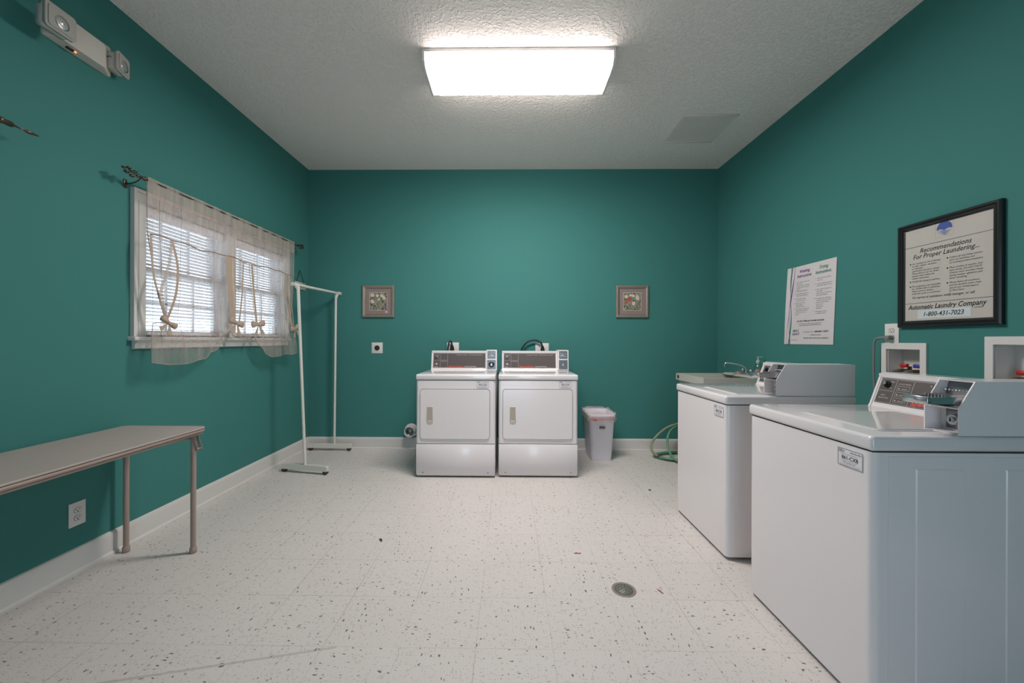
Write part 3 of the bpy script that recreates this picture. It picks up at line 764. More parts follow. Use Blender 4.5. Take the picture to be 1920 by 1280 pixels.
def coin_slide_box(t, x0, x1, y0, z0, prof, recess=True):
    """money box with open recesses: side plates, floor, coin slide, lock"""
    c = MB(); th = .0035
    c.prism(prof, x0, x0+th, lambda p, q, h: (h, y0+p, z0+q)); c.prism(prof, x1-th, x1, lambda p, q, h: (h, y0+p, z0+q))
    yb = prof[-1][0]; zt = prof[2][1]; ys = prof[2][0]; zs = prof[1][1]
    c.box(x0+th, x1-th, y0+ys, y0+yb-th, z0+zt-th, z0+zt-.0004)                       # roof
    c.box(x0+th, x1-th, y0+.002, y0+.10, z0+.0004, z0+.004)                        # floor
    c.box(x0+th, x1-th, y0+.055, y0+.060, z0+.004, z0+zs)              # inner plate of the lower recess
    c.box(x0+th, x1-th, y0+yb-th, y0+yb-.0004, z0, z0+zt-.0004)
    c.box(x0+th, x1-th, y0+.0, y0+.072, z0+zs-.004, z0+zs)             # shelf
    co = c.build('coin_box', M['enamel'], t)
    s = MB(); s.box(x0+th, x1-th, y0+.001, y0+.068, z0+zs, z0+zs+.002)
    s.prism([(.060, zs+.002), (.064, zs+.002), (ys+.034, zt-.006), (ys+.030, zt-.006)], x0+th, x1-th, lambda p, q, h: (h, y0+p, z0+q))
    s.build('coin_plate', M['steel'], co)
    m = MB(); xm = (x0+x1)/2
    m.box(x0+.012, x1-.012, y0-.085, y0+.055, z0+zs+.022, z0+zs+.028, .001, 1)
    m.box(x0+.012, x1-.012, y0-.088, y0-.080, z0+zs+.010, z0+zs+.036, .002, 1)
    m.box(x0+.0115, x0+.017, y0-.079, y0+.055, z0+zs+.012, z0+zs+.034); m.box(x1-.017, x1-.0115, y0-.079, y0+.055, z0+zs+.012, z0+zs+.034)
    for k in range(7):
        xx = x0+.022+k*(x1-x0-.044)/6; m.box(xx-.002, xx+.002, y0-.02, y0+.05, z0+zs+.028, z0+zs+.040)
        m.blob((xx, y0+.052, z0+zs+.052), .0035)
    m.build('coin_slide', M['chrome'], co)
    l = MB(); l.box(x0+.022, x1-.010, y0+.050, y0+.056, z0+.012, z0+zs-.010, .002, 1)
    l.build('lock_plate', M['steel'], co)
    l = MB(); l.cyl((xm+.006, y0+.052, z0+zs*.5), (xm+.006, y0+.030, z0+zs*.5), .020, .017); l.cyl((xm+.006, y0+.031, z0+zs*.5), (xm+.006, y0+.024, z0+zs*.5), .010, .009)
    lo = l.build('lock', M['chrome'], co)
    MB().box(xm+.004, xm+.008, y0+.0232, y0+.0245, z0+zs*.5-.006, z0+zs*.5+.006).build('keyhole', M['ink'], lo)

def make_washer(loc, label, code, sx):
    W, D = .640, .715
    t = thing('washing_machine', label, 'washing machine', loc, -PI/2, 'coin-operated washing machines')
    cabinet(t, W, D, washer=True)
    l = MB(); l.prism(rrect(.205, .570, .080, .540, .025), .9155, .9185, XY, 0, True)
    l.prism(rrect(.215, .560, .090, .530, .022), .9185, .9205, XY, 0, True)
    l.build('lid', M['enamel_top'], t)
    console(t, W, .916, 1.072, .562, .612, D, W-.10, washer=True)
    coin_slide_box(t, W-.108, W-.002, .275, .917, [(0, 0), (0, .088), (.052, .175), (.432, .175), (.432, 0)])
    sticker(t, sx, .786, .098 if code[2] == '1' else .098, .062, code, y=-.0012)
    return t
washer_near = make_washer((1.174, 1.910, 0), 'nearest white coin-operated washer, marked 861-CXB, beside the right wall', '861-CXB', .508)
make_washer((1.213, 2.822, 0), 'second white coin-operated washer, between the nearest one and the sink', '860-CXB', .512)

def make_dryer(loc, label, code, tilt, lock_round):
    W, D = .703, .712
    t = thing('clothes_dryer', label, 'clothes dryer', loc, 0, 'coin-operated dryers')
    cabinet(t, W, D)
    # door with its thin dark gap
    g = MB(); g.prism(rrect(.035, .657, .342, .788, .028), -.0006, .001, XZ); g.build('door_gap', M['seam'], t)
    dr = MB(); 
    hx0, hx1, hz0, hz1 = .102, .148, .495, .628
    pts = rrect(.0385, .6535, .3455, .7845, .026)
    dr.prism(pts, -.009, -.0004, XZ, 0, False)
    do = dr.build('door', M['enamel'], t)
    h = MB(); f = lambda u, v: (u, -.0100, v)
    h.box(hx0-.004, hx1+.004, -.0125, -.0085, hz0-.004, hz1+.004, .0015, 1)
    ho = h.build('handle', M['almond'], do)
    h = MB(); h.add([(hx0, -.0127, hz0), (hx1, -.0127, hz0), (hx1, -.0127, hz1), (hx0, -.0127, hz1)], [(0, 1, 2, 3)])
    h.build('finger_pull', mat('handle_hollow', (178, 168, 156), .6), ho)
    h = MB(); h.prism([(hx0, hz0), (hx1, hz0), (hx1, hz0+.012), (hx0+.006, hz0+.018)], -.016, -.0122, XZ); h.build('pull_lip', M['almond'], ho)
    # lower service panel
    l = MB(); l.box(.002, W-.002, -.003, .002, .028, .298, .002, 1); lo = l.build('lower_panel', M['enamel'], t)
    s = MB(); s.box(.004, W-.004, -.0016, .001, .298, .3025); s.build('panel_gap', M['seam'], t)
    for xx in (.062, W-.062): 
        s = MB(); s.cyl((xx, -.0035, .046), (xx, -.0055, .046), .006, n=12); s.build('screw', M['steel'], lo)
    console(t, W, .916, 1.108, .580, .618, D, .578)
    x0, x1, y0 = .592, .700, .520
    c = MB(); c.prism([(0, 0), (.016, .205), (.19, .205), (.19, 0)], x0, x1, lambda p, q, hh: (hh, y0+p, .917+q))
    co = c.build('coin_box', M['enamel'], t)
    m = MB(); m.prism([(.118/10-.006, .118), (.0145-.006, .196), (.020, .196), (.020, .118)], x0+.012, x1-.012, lambda p, q, hh: (hh, y0+p, .917+q))
    m.prism([(-.0035, .012), (.005, .104), (.020, .104), (.020, .012)], x0+.010, x1-.010, lambda p, q, hh: (hh, y0+p, .917+q))
    m.build('meter_plate', M['steel'], co)
    xm = (x0+x1)/2
    m = MB()
    if lock_round:
        m.lathe([(.030, .003), (.028, -.010), (.020, -.012)], (xm, y0, .917+.056), 'y', 24)
        m2 = m.build('lock', M['knob'], co); MB().lathe([(.014, -.010), (.013, -.017), (.006, -.018)], (xm, y0, .917+.056), 'y', 18).build('key_core', M['chrome'], m2)
    else:
        m.lathe([(.010, .002), (.010, -.008), (.005, -.009)], (xm, y0, .917+.056), 'y', 18); m.build('lock', M['chrome'], co)
    m = MB()
    for k in range(4): m.box(x0+.024+k*.017, x0+.034+k*.017, y0-.004, y0+.006, .917+.135, .917+.172, .001, 1)
    m.box(x0+.018, x1-.018, y0-.010, y0+.004, .917+.146, .917+.156, .001, 1)
    m.build('coin_slide', M['chrome'], co)
    sticker(t, .538, .797, .107, .063, code, y=-.0012, tilt=tilt)
    return t
dryer_l = make_dryer((-.822, 3.452, 0), 'left white coin-operated dryer with round black lock against the back wall', '858-CXB', -.04, True)
dryer_r = make_dryer((-.088, 3.468, 0), 'right white coin-operated dryer, the one beside the trash bin', '859-CXB', 0, False)


# power cords: parts of their machines, modelled in room coordinates
def machine_cord(machine, plug, plug_mat, path, cord_mat, r, extra=None):
    inv = (Matrix.Translation(machine.location) @ machine.rotation_euler.to_matrix().to_4x4()).inverted()
    def T(m_): m_.v = [tuple(inv @ Vector(v)) for v in m_.v]; return m_
    cd = T(MB().tube(path, r, 10, smooth_path=6)).build('power_cord', M[cord_mat], machine)
    T(plug).build('plug', M[plug_mat], cd)
    if extra: T(extra).build('cord_clamp', M['steel'], cd)
def dryer_plug(c):
    X, Y, Z_ = c
    return MB().prism([(-.020, -.03), (-.022, 0), (-.018, .030), (-.008, .052), (.008, .052), (.018, .030), (.024, .0), (.018, -.032), (0, -.040)], -.034, 0, lambda p, q, h: (X+p, Y+h, Z_+q), 0, True)
c = (-.632, YB-.008, 1.118)
machine_cord(dryer_l, dryer_plug(c), 'black', [(c[0]+a, c[1]+b, c[2]+d) for a, b, d in
          [(0, -.018, .045), (-.004, -.022, .075), (-.018, -.034, .092), (-.030, -.045, .075), (-.036, -.055, .03), (-.040, -.06, -.06), (-.04, -.06, -.2), (-.03, -.10, -.30), (-.03, -.165, -.32)]], 'black', .0085)
c = (.374, YB-.008, 1.112)
machine_cord(dryer_r, dryer_plug(c), 'black', [(c[0]+a, c[1]+b, c[2]+d) for a, b, d in
          [(0, -.018, .045), (-.012, -.022, .075), (-.040, -.030, .098), (-.095, -.034, .112), (-.165, -.036, .092), (-.215, -.038, .040), (-.243, -.04, -.03), (-.25, -.06, -.16), (-.25, -.10, -.28), (-.25, -.155, -.30)]], 'black', .0085,
          MB().cyl((.374-.046, YB-.04, 1.208), (.374-.028, YB-.034, 1.196), .012, n=14))
c = (XR-.008, 2.381, 1.245)
mb = MB(); mb.box(c[0]-.030, c[0], c[1]-.014, c[1]+.014, c[2]-.012, c[2]+.012, .004, 2); mb.cyl((c[0]-.018, c[1]+.010, c[2]), (c[0]-.026, c[1]+.050, c[2]-.002), .010, .006)
machine_cord(washer_near, mb, 'greycord', [(c[0]+a, c[1]+b, c[2]+d) for a, b, d in
          [(-.026, .045, -.002), (-.030, .062, -.008), (-.034, .072, -.035), (-.034, .074, -.10), (-.034, .072, -.25), (-.05, .03, -.45), (-.12, -.15, -.62), (-.30, -.42, -.66), (-.41, -.55, -.64)]], 'greycord', .006)

# ------------------------------------------------------------------ dryer vent pipe
vp = thing('dryer_vent_pipe', 'open white round vent pipe low on the back wall by the left dryer', 'vent pipe', (-1.088, YB, .212))
MB().lathe([(.060, -.001), (.060, -.095), (.057, -.098), (.052, -.095), (.052, -.012), (.0, -.012)], (0, 0, 0), 'y', 32).build('pipe', M['plastic'], vp)
MB().lathe([(.0515, -.0125), (.0515, -.06), (.048, -.06), (.046, -.015), (0, -.0135)], (0, 0, 0), 'y', 28).build('duct_liner', M['steel'], vp)
MB().lathe([(.075, 0), (.075, -.004), (.060, -.006)], (0, 0, 0), 'y', 32).build('collar', M['plastic'], vp)

# ------------------------------------------------------------------ flower pictures
def flower_picture(loc, label, seed, red, tag_strip=False):
    S = .362
    t = thing('framed_flower_print', label, 'picture', loc, 0, 'small square flower pictures')
    f = MB()
    ch = [(0, 0), (.0, .012), (.006, .020), (.018, .022), (.028, .014), (.036, .011), (.036, 0)]   # inward, out
    n = len(ch)
    vs = []
    for cx, cz in ((0, 0), (1, 0), (1, 1), (0, 1)):
        for a, o in ch:
            vs.append((a if cx == 0 else S-a, -o-.002, a if cz == 0 else S-a))
    fs = []
    for k in range(4):
        k2 = (k+1) % 4
        for i in range(n-1): fs.append((k*n+i, k2*n+i, k2*n+i+1, k*n+i+1))
    f.add(vs, fs); f.build('frame', M['silver'], t)
    b = MB(); fn = lambda u, v: (u, -.0150, v)
    q = .0345; st = (S-2*q)/26
    for i in range(26):
        for (u, v) in ((q+i*st, q), (q+i*st, S-q-.004), (q, q+i*st), (S-q-.004, q+i*st)):
            put_rect(b, fn, u, u+(.006 if v in (q, S-q-.004) else .004), v, v+(.004 if v in (q, S-q-.004) else .006))
    b.build('bead_border', M['ink'], t)
    MB().box(.034, S-.034, -.010, -.0, .034, S-.034).build('mount', M['mat_board'], t)
    m, nt, bs = new_mat('painted_meadow'); N = nt.nodes.new
    tc = N('ShaderNodeTexCoord'); nn = N('ShaderNodeTexNoise'); nn.inputs['Scale'].default_value = 45+seed; nn.inputs['Detail'].default_value = 4
    cr = N('ShaderNodeValToRGB'); el = cr.color_ramp.elements
    cols = [(.32, (40, 44, 40)), (.44, (92, 104, 88)), (.52, (150, 142, 120)), (.60, (120, 120, 100)), (.70, (188, 178, 158))]
    el[0].position = cols[0][0]; el[0].color = s2l(cols[0][1])+(1,); el[1].position = cols[-1][0]; el[1].color = s2l(cols[-1][1])+(1,)
    for p, c in cols[1:-1]: e = el.new(p); e.color = s2l(c)+(1,)
    nt.links.new(tc.outputs['Object'], nn.inputs['Vector']); nt.links.new(nn.outputs['Fac'], cr.inputs[0]); nt.links.new(cr.outputs[0], bs.inputs['Base Color']); bs.inputs['Roughness'].default_value = .7
    p0, p1 = .085, S-.085
    a = MB(); put_rect(a, lambda u, v: (u, -.0108, v), p0, p1, p0, p1, 0)
    put_outline(a, lambda u, v: (u, -.0111, v), p0-.004, p1+.004, p0-.004, p1+.004, .004, 1)
    rnd = random.Random(seed)
    def flower(u, v, r, mi):
        for k in range(6):
            an = 2*PI*k/6+rnd.random()*.6
            put_disc(a, lambda x, y: (x, -.0114-.0001*k, y), u+math.cos(an)*r*.5, v+math.sin(an)*r*.5, r*.5, mi, 9, .85)
        put_disc(a, lambda x, y: (x, -.0123, y), u, v, r*.16, 4, 7)
    def stem(u, v, du):
        fnn = lambda x, y: (x, -.0112, y)
        for k in range(6): put_rect(a, fnn, u+du*k/6-.0012, u+du*k/6+.0012, v-(k+1)*.016, v-k*.016, 5)
    spots = [(.03, .15, .024, 2), (.060, .125, .03, 3 if red else 2), (.105, .16, .022, 2), (.15, .155, .020, 2), (.155, .13, .024, 2), (.11, .075, .026, 2), (.03, .085, .022, 3 if red else 2), (.075, .165, .018, 2)] if red else \
            [(.03, .165, .026, 2), (.085, .16, .022, 2), (.135, .16, .022, 2), (.160, .135, .024, 2), (.03, .095, .026, 2), (.10, .12, .016, 2)]
    for u, v, r, mi in spots: stem(p0+u, p0+v, rnd.uniform(-.02, .02)); flower(p0+u, p0+v, r*.85, mi)
    a.build('print', [m, mat('cream_line', (206, 196, 178), .7), mat('petal_white', (212, 202, 188), .7), mat('petal_red', (188, 78, 62), .7), mat('flower_eye', (60, 50, 44), .7), mat('stem_green', (84, 104, 82), .7)], t)
    if tag_strip:
        s = MB(); put_rect(s, lambda u, v: (u, -.0155, v), S-.100, S-.078, .052, .075, 0); put_rect(s, lambda u, v: (u, -.0155, v), S-.093, S-.088, .075, .17, 1)
        s.build('hanging_tag', [mat('lilac_tag', (206, 180, 210), .5), M['purple']], t)
flower_picture((-1.643, YB, 1.471), 'silver framed print of white flowers on the left of the back wall', 3, False, True)
flower_picture((1.188, YB, 1.475), 'silver framed print with a red poppy on the right of the back wall', 8, True)

# ------------------------------------------------------------------ signs on the right wall
sg = thing('framed_notice', 'black framed laundering recommendations notice on the right wall', 'framed sign', (XR, 2.330, 1.303), -PI/2)
SW, SH = .484, .588
f = MB(); ch = [(0, 0), (0, .018), (.005, .024), (.013, .024), (.016, .019), (.022, .022), (.027, .022), (.030, .014), (.036, .012), (.036, 0)]
n = len(ch); vs = []
for cx, cz in ((0, 0), (1, 0), (1, 1), (0, 1)):
    for a, o in ch: vs.append((a if cx == 0 else SW-a, -o-.001, a if cz == 0 else SH-a))
fs = []
for k in range(4):
    for i in range(n-1): fs.append((k*n+i, ((k+1) % 4)*n+i, ((k+1) % 4)*n+i+1, k*n+i+1))
f.add(vs, fs); f.build('frame', M['blackframe'], sg)
po = MB().box(.034, SW-.034, -.011, -.001, .034, SH-.034).build('notice_sheet', M['cream'], sg)
F = lambda u, v: (u, -.0116, v-.0)     # v measured from the bottom of the frame
def V(z): return z-1.303
g = MB()
put_text(g, F, .116, V(1.717), 'Recommendations', .036, width=.245, shear=.28, bold=.0007)
put_text(g, F, .080, V(1.686), 'For Proper Laundering...', .036, width=.312, shear=.28, bold=.0007)
left = [(1.657, ['Our machines at risk of damage', 'to silk, rubber, woolens', 'or delicate', 'synthetics placed in dryer.', 'These fabrics can be dried', 'because heat makes the', 'rubber extremely.']),
        (1.556, ['PLEASE No dyeing in machines.']), (1.529, ['The management is not responsible', 'for clothes left in machines.', 'Please remove clothes', 'when the cycle is completed.'])]
right = [(1.657, ['Follow all operating instruc-', 'tions on machines and', 'on washing product containers.']),
         (1.604, ['Place clothes in washer and', 'dryer loosely. DO NOT PACK!', 'Clothes must circulate freely', 'during washer agitation and', 'dryer tumbling.']),
         (1.526, ['Please leave all machines', 'and the laundry room clean', 'just as you would expect', 'to find them.'])]
for u0, blk in ((.074, left), (.262, right)):
    for z, ls in blk:
        put_disc(g, F, u0-.009, V(z)+.004, .0042, n=10)
        for i, s_ in enumerate(ls): put_text(g, F, u0, V(z)-i*.0138, s_, .0128, width=min(.146, .0053*len(s_)), shear=.25)
put_text(g, F, .076, V(1.463), 'For service or assistance...notify manager, or call', .019, width=.298, shear=.25, bold=.0002)
put_text(g, F, .052, V(1.403), 'Automatic Laundry Company', .036, width=.372, shear=.28, bold=.0012)
put_text(g, F, .372, V(1.389), 'Limited', .012, shear=.2)
put_text(g, lambda u, v: (u, -.0122, v), .137, V(1.362), '1-800-431-7023', .034, width=.192, shear=.25, bold=.0009)
g.build('lettering', M['ink'], po)
g = MB(); put_rect(g, F, .036, SW-.036, V(1.755), V(1.7575)); put_rect(g, F, .036, SW-.036, V(1.436), V(1.4385)); g.build('rule_lines', M['navyline'], po)
g = MB(); put_rect(g, lambda u, v: (u, -.0118, v), .105, .358, V(1.350), V(1.396)); g.build('number_strip', mat('pale_blue_strip', (206, 214, 216), .5), po)
g = MB(); put_outline(g, F, .193, .281, V(1.778), V(1.868), .0008); g.build('logo_box', M['goldline'], po)
g = MB(); cx, cz, r = .238, V(1.822), .037
pts = [(cx+r*math.cos(a), cz+r*math.sin(a)) for a in [math.radians(-8+i*196/24) for i in range(25)]]
pts += [(cx-r*.5, cz-.001), (cx, cz-.010), (cx+r*.5, cz-.002)]
g.add([F(*p) for p in pts], [list(range(len(pts)))])
for k, (o, wd) in enumerate(((-.012, .9), (-.020, .78), (-.029, .55))):
    up = [(cx-r*wd+2*r*wd*i/10, cz+o+.003*math.sin(i/10*2*PI)) for i in range(11)]; dn = [(x, y-.0052+.004*abs(i/5-1)) for i, (x, y) in enumerate(up)]
    g.add([F(*p) for p in up+dn[::-1]], [list(range(22))])
g.build('logo', M['blueink'], po)
MB().box(.036, SW-.036, -.0145, -.0135, .036, SH-.036).build('glazing', glass_mat('picture_glass', (1, 1, 1), .02), sg)

ps = thing('instruction_poster', 'unframed white washing and drying instructions poster on the right wall', 'poster', (XR, 3.25, 1.197), -PI/2)
PW = .475; PH = .620
def PF(u, v, o=0):
    # slight sag and skew of the taped sheet
    uu = u/PW; vv = v/PH
    skew = -.040*(1-uu)*(1-vv)-.030*uu*(1-vv)
    lift = .004+.004*math.sin(PI*vv)*(1-uu)+.006*math.exp(-((uu)/.06)**2)
    return (u+skew, -lift-o, v)
m_ = MB(); nu, nv = 16, 12
vs = [PF(PW*i/nu, PH*j/nv) for j in range(nv+1) for i in range(nu+1)]
fs = [(j*(nu+1)+i, j*(nu+1)+i+1, (j+1)*(nu+1)+i+1, (j+1)*(nu+1)+i) for j in range(nv) for i in range(nu)]
m_.add(vs, fs); m_.add([(a, b_+.0006, c) for a, b_, c in vs], [f_[::-1] for f_ in fs]); so = m_.build('sheet', M['paper'], ps)
F = lambda u, v: PF(u, v, .0008)
def PV(z): return z-1.197
def ptxt(mk, items, name):
    g = MB()
    for u, z, s_, sz, kw in items: put_text(g, F, u, PV(z), s_, sz, **kw)
    g.build(name, M[mk], so)
ptxt('purple', [(.128, 1.762, 'Washing', .034, dict(width=.105, shear=.15, bold=.0012)), (.106, 1.726, 'Instructions', .034, dict(width=.145, shear=.15, bold=.0012))], 'washing_heading')
ptxt('teal_ink', [(.326, 1.762, 'Drying', .034, dict(width=.078, shear=.15, bold=.0012)), (.290, 1.726, 'Instructions', .034, dict(width=.142, shear=.15, bold=.0012))], 'drying_heading')
it = []
wl = [(1.688, '1', ['Sort clothes by color and', 'fabric type.', 'Pretreat stains and empty', 'pockets. Do not overload', 'washer.']), (1.618, '2', ['Add laundry detergent.']), (1.596, '3', ['Load clothes loosely and', 'evenly around agitator.']),
      (1.557, '4', ['Select fabric cycle', 'or water temperature.']), (1.524, '5', ['Insert money, start', 'washer. Button', 'only starts cycle.']), (1.477, '6', ['When cycle is complete, all', 'remove clothes and leave', 'the lid open for next', 'person.'])]
dl = [(1.691, '1', ['Clean lint screen before', 'each load.']), (1.650, '2', ['Load dry clothes loosely and', 'check dryer door for snags.']), (1.608, '3', ['Select fabric setting and', 'close door.', 'Insert money or card, then', 'press start button.']),
      (1.540, '4', ['To extend time, add money', 'to machine before the cycle', 'is over or stop. Dryer', 'does not run', 'with the door', 'opened up.']), (1.444, '5', ['Remove your clothes', 'promptly, please.'])]
for u0, blk in ((.088, wl), (.290, dl)):
    for z, nm, ls in blk:
        it.append((u0, z-.003, nm, .014, dict(bold=.0003)))
        for i, s_ in enumerate(ls): it.append((u0+.018, z-i*.0142-.003, s_, .0122, dict(width=min(.135, .0052*len(s_)))))
ptxt('greyink', it, 'instruction_text')
ptxt('ink', [(.128, 1.374, 'DO NOT OVERLOAD WASHER OR DRYER', .016, dict(width=.262, bold=.0007)), (.150, 1.356, 'Do not wash or dry articles cleaned in, soaked in, or', .011, dict(width=.218)),
             (.150, 1.343, 'spotted with gasoline or other flammable vapors.', .011, dict(width=.212))], 'overload_warning')
ptxt('ink', [(.300, 1.289, '1-800-MAC-GRAY', .019, dict(width=.132, bold=.0009))], 'phone_number')
ptxt('ink', [(.198, 1.243, 'Call when 7 days a week for your convenience', .013, dict(width=.232, bold=.0003))], 'hours_line')
ptxt('ink', [(.058, 1.229, 'www.macgray.com', .008, dict(width=.075))], 'web_address')
ptxt('greyink', [(.198, 1.289, 'For Service Call', .017, dict(width=.088)), (.262, 1.264, '(1-800-622-4729)', .018, dict(width=.100))], 'call_text')
ptxt('teal_ink', [(.086, 1.296, 'MAC', .026, dict(width=.066, bold=.0018, shear=.2))], 'logo_top')
ptxt('purple', [(.079, 1.270, 'GRAY', .026, dict(width=.080, bold=.0018, shear=.2))], 'logo_bottom')
# three wavy stripes down the left margin
for mk, ph, amp, base in (('teal_ink', 0, .016, .052), ('purple', 2.4, .012, .058), ('pinkink', 4.2, .014, .048)):
    g = MB(); n = 40; vs = []
    for i in range(n+1):
        v = PH*i/n; c = base+amp*math.sin(ph+v*9)+.02*(v/PH)*(1 if mk != 'pinkink' else .3)-.012; wd = .0035+.0022*math.sin(v*14+ph)
        vs += [F(c-wd, v), F(c+wd, v)]
    g.add(vs, [(2*i, 2*i+1, 2*i+3, 2*i+2) for i in range(n)]); g.build('margin_stripe', M[mk], so)

# ------------------------------------------------------------------ garment rack
gr = thing('garment_rack', 'white metal rolling garment rack standing in the back left corner', 'garment rack', (-1.90, 3.9, 0))
def L_(p): return (p[0]+1.90, p[1]-3.9, p[2])
def rack_foot(a, b):
    A, B = Vector(L_(a)), Vector(L_(b)); e = (B-A); Ln = e.length; e.normalize(); sd = Vector((-e.y, e.x, 0))
    m_ = MB(); pts = [(0, .030), (.0, .066), (.008, .076), (.09, .078), (Ln-.09, .078), (Ln-.008, .076), (Ln, .066), (Ln, .030)]
    m_.prism(pts, -.017, .017, lambda p, q, h: tuple(A+e*p+sd*h+Vector((0, 0, q))))
    fo = m_.build('foot', M['rack'], gr)
    for s_ in (.022, Ln-.022):
        c = A+e*s_; w_ = MB()
        w_.cyl(c+sd*-.016+Vector((0, 0, .020)), c+sd*.016+Vector((0, 0, .020)), .020, n=18); w_.cyl(c+Vector((0, 0, .02)), c+Vector((0, 0, .036)), .008)
        w_.build('caster', M['wheel'], fo)
rack_foot((-2.095, 3.585, 0), (-1.635, 3.500, 0)); rack_foot((-2.205, 4.275, 0), (-1.735, 4.270, 0))
MB().tube([L_((-1.861, 3.540, .07)), L_((-1.934, 3.545, 1.715))], .0135, 14).build('pole', M['rack'], gr)
MB().tube([L_((-1.921, 4.272, .07)), L_((-1.905, 4.262, 1.715))], .0125, 14).build('pole', M['rack'], gr)
MB().tube([L_((-1.962, 3.515, 1.727)), L_((-1.885, 4.315, 1.735))], .0125, 14).build('hanging_rail', M['rack'], gr)
MB().cyl(L_((-1.963, 3.505, 1.727)), L_((-1.961, 3.535, 1.727)), .0175).cyl(L_((-1.9585, 3.56, 1.700)), L_((-1.9345, 3.545, 1.700)), .0001).build('end_cap', M['rack'], gr)
MB().cyl(L_((-1.888, 4.290, 1.735)), L_((-1.884, 4.322, 1.735)), .0185).build('end_cap', M['rack'], gr)
MB().cyl(L_((-1.933, 3.545, 1.690)), L_((-1.958, 3.548, 1.727)), .0165).build('corner_joint', M['rack'], gr)
MB().cyl(L_((-1.905, 4.262, 1.680)), L_((-1.890, 4.264, 1.735)), .0165).build('corner_joint', M['rack'], gr)

# ------------------------------------------------------------------ trash bin
tr = thing('trash_bin', 'slim white plastic trash bin with bag beside the right dryer', 'trash bin', (.948, 4.128, 0))
def loft(mb, levels, n=6, mi=0, r=.04, close=True):
    rings = []
    for z, hx, hy, rr in levels: rings.append([(p[0], p[1], z) for p in rrect(-hx, hx, -hy, hy, rr, n)])
    m_ = len(rings[0]); vs = [v for rg in rings for v in rg]
    mb.add(vs, [(i*m_+k, i*m_+(k+1) % m_, (i+1)*m_+(k+1) % m_, (i+1)*m_+k) for i in range(len(rings)-1) for k in range(m_)], mi, True)
    if close: mb.add(rings[0], [list(range(m_))[::-1]], mi)
mb = MB(); loft(mb, [(0, .100, .150, .03), (.01, .105, .155, .035), (.44, .130, .175, .04), (.440, .136, .181, .042), (.472, .138, .183, .042), (.476, .134, .179, .04), (.44, .127, .172, .038), (.02, .100, .150, .03)])
mb.build('bin_body', M['bin'], tr)
mb = MB(); rings = []
rnd = random.Random(4)
for k, (z, s_) in enumerate(((.402, .142), (.425, .144), (.452, .146), (.482, .146), (.490, .140), (.470, .124), (.38, .112), (.25, .1))):
    rg = []
    for i, p in enumerate(rrect(-s_, s_, -s_-.044, s_+.044, .045, 7)):
        j = .004*math.sin(i*2.1+k)+.003*math.sin(i*5.3+k*2); zz = z+(.010*math.sin(i*1.3) if k < 3 else .008*math.sin(i*.9+1))
        rg.append((p[0]*(1+j*2), p[1]*(1+j), zz))
    rings.append(rg)
m_ = len(rings[0]); vs = [v for rg in rings for v in rg]
mb.add(vs, [(i*m_+k, i*m_+(k+1) % m_, (i+1)*m_+(k+1) % m_, (i+1)*m_+k) for i in range(len(rings)-1) for k in range(m_)], 0, True)
mb.build('bag', M['bag'], tr)
mb = MB(); mb.ribbon([(-.149, -.17, .430), (-.10, -.1955, .428), (.0, -.1965, .424), (.10, -.1955, .430), (.149, -.17, .432)], (0, 0, 1), .020)
mb.blob((-.078, -.196, .424), (.024, .006, .011), 1); mb.build('drawstring', [sheer_mat('pink_drawstring', (222, 158, 152), .6, .4), M['redtie']], tr)
mb = MB(); fn = lambda u, v: (u, -.1755+(.36-v)*.046, v)
put_rect(mb, fn, -.028, .030, .328, .352); lo = mb.build('brand_label', M['ink'], tr)
mb = MB(); fn2 = lambda u, v: (u, -.1765+(.36-v)*.046, v); put_text(mb, fn2, -.023, .336, 'Rubbermaid', .010, width=.046); mb.build('label_lettering', M['plastic'], lo)
mb = MB(); put_text(mb, fn, -.022, .362, 'UNTOUCHABLE', .007, width=.042); put_text(mb, fn, -.016, .310, '13 GALLON', .008, width=.040); mb.build('printed_text', M['greyink'], tr)

# ------------------------------------------------------------------ laundry tub sink
sk = thing('laundry_sink', 'off-white plastic laundry tub sink behind the second washer', 'sink', (1.73, 3.48, 0))
W, D, Z = .578, .570, .890
mb = MB()
def ring(z, i): return [(i, i, z), (W-i, i, z), (W-i, D-i, z), (i, D-i, z)]
lv = [ring(Z-.34, .075), ring(Z-.07, .020), ring(Z-.065, .0), ring(Z, .0), ring(Z, .028), ring(Z-.32, .075)]
vs = [v for r_ in lv for v in r_]
mb.add(vs, [(i*4+k, i*4+(k+1) % 4, (i+1)*4+(k+1) % 4, (i+1)*4+k) for i in range(5) for k in range(4)]+[(0, 1, 2, 3), (20, 21, 22, 23)])
mb.build('basin', M['tub'], sk)
mb = MB(); mb.prism([(.0, Z-.005), (.0, Z+.006), (.016, Z+.012), (.09, Z+.012), (.12, Z), (.12, Z-.005)], .03, D-.03, lambda p, q, h: (W-p-.001, h, q)); mb.build('faucet_ledge', M['tub'], sk)
MB().lathe([(.018, -.001), (.017, -.004), (.006, -.005)], (0.0, D-.055, Z-.032), 'x', 20).build('logo_disc', M['ink'], sk)
for x in (.05, W-.05):
    for y in (.05, D-.05): MB().prism([(x-.018, y-.018), (x+.018, y-.018), (x+.018, y+.018), (x-.018, y+.018)], 0, Z-.20, XY).build('leg', M['tub'], sk)
fa = thing('faucet', 'chrome swivel faucet with two round handles on the laundry sink', 'faucet', (2.245, 3.705, .902))
mb = MB(); mb.box(-.022, .022, -.095, .080, 0, .018, .006, 2); mb.cyl((0, 0, .01), (0, 0, .045), .014, .012); mb.build('base', M['chrome'], fa)
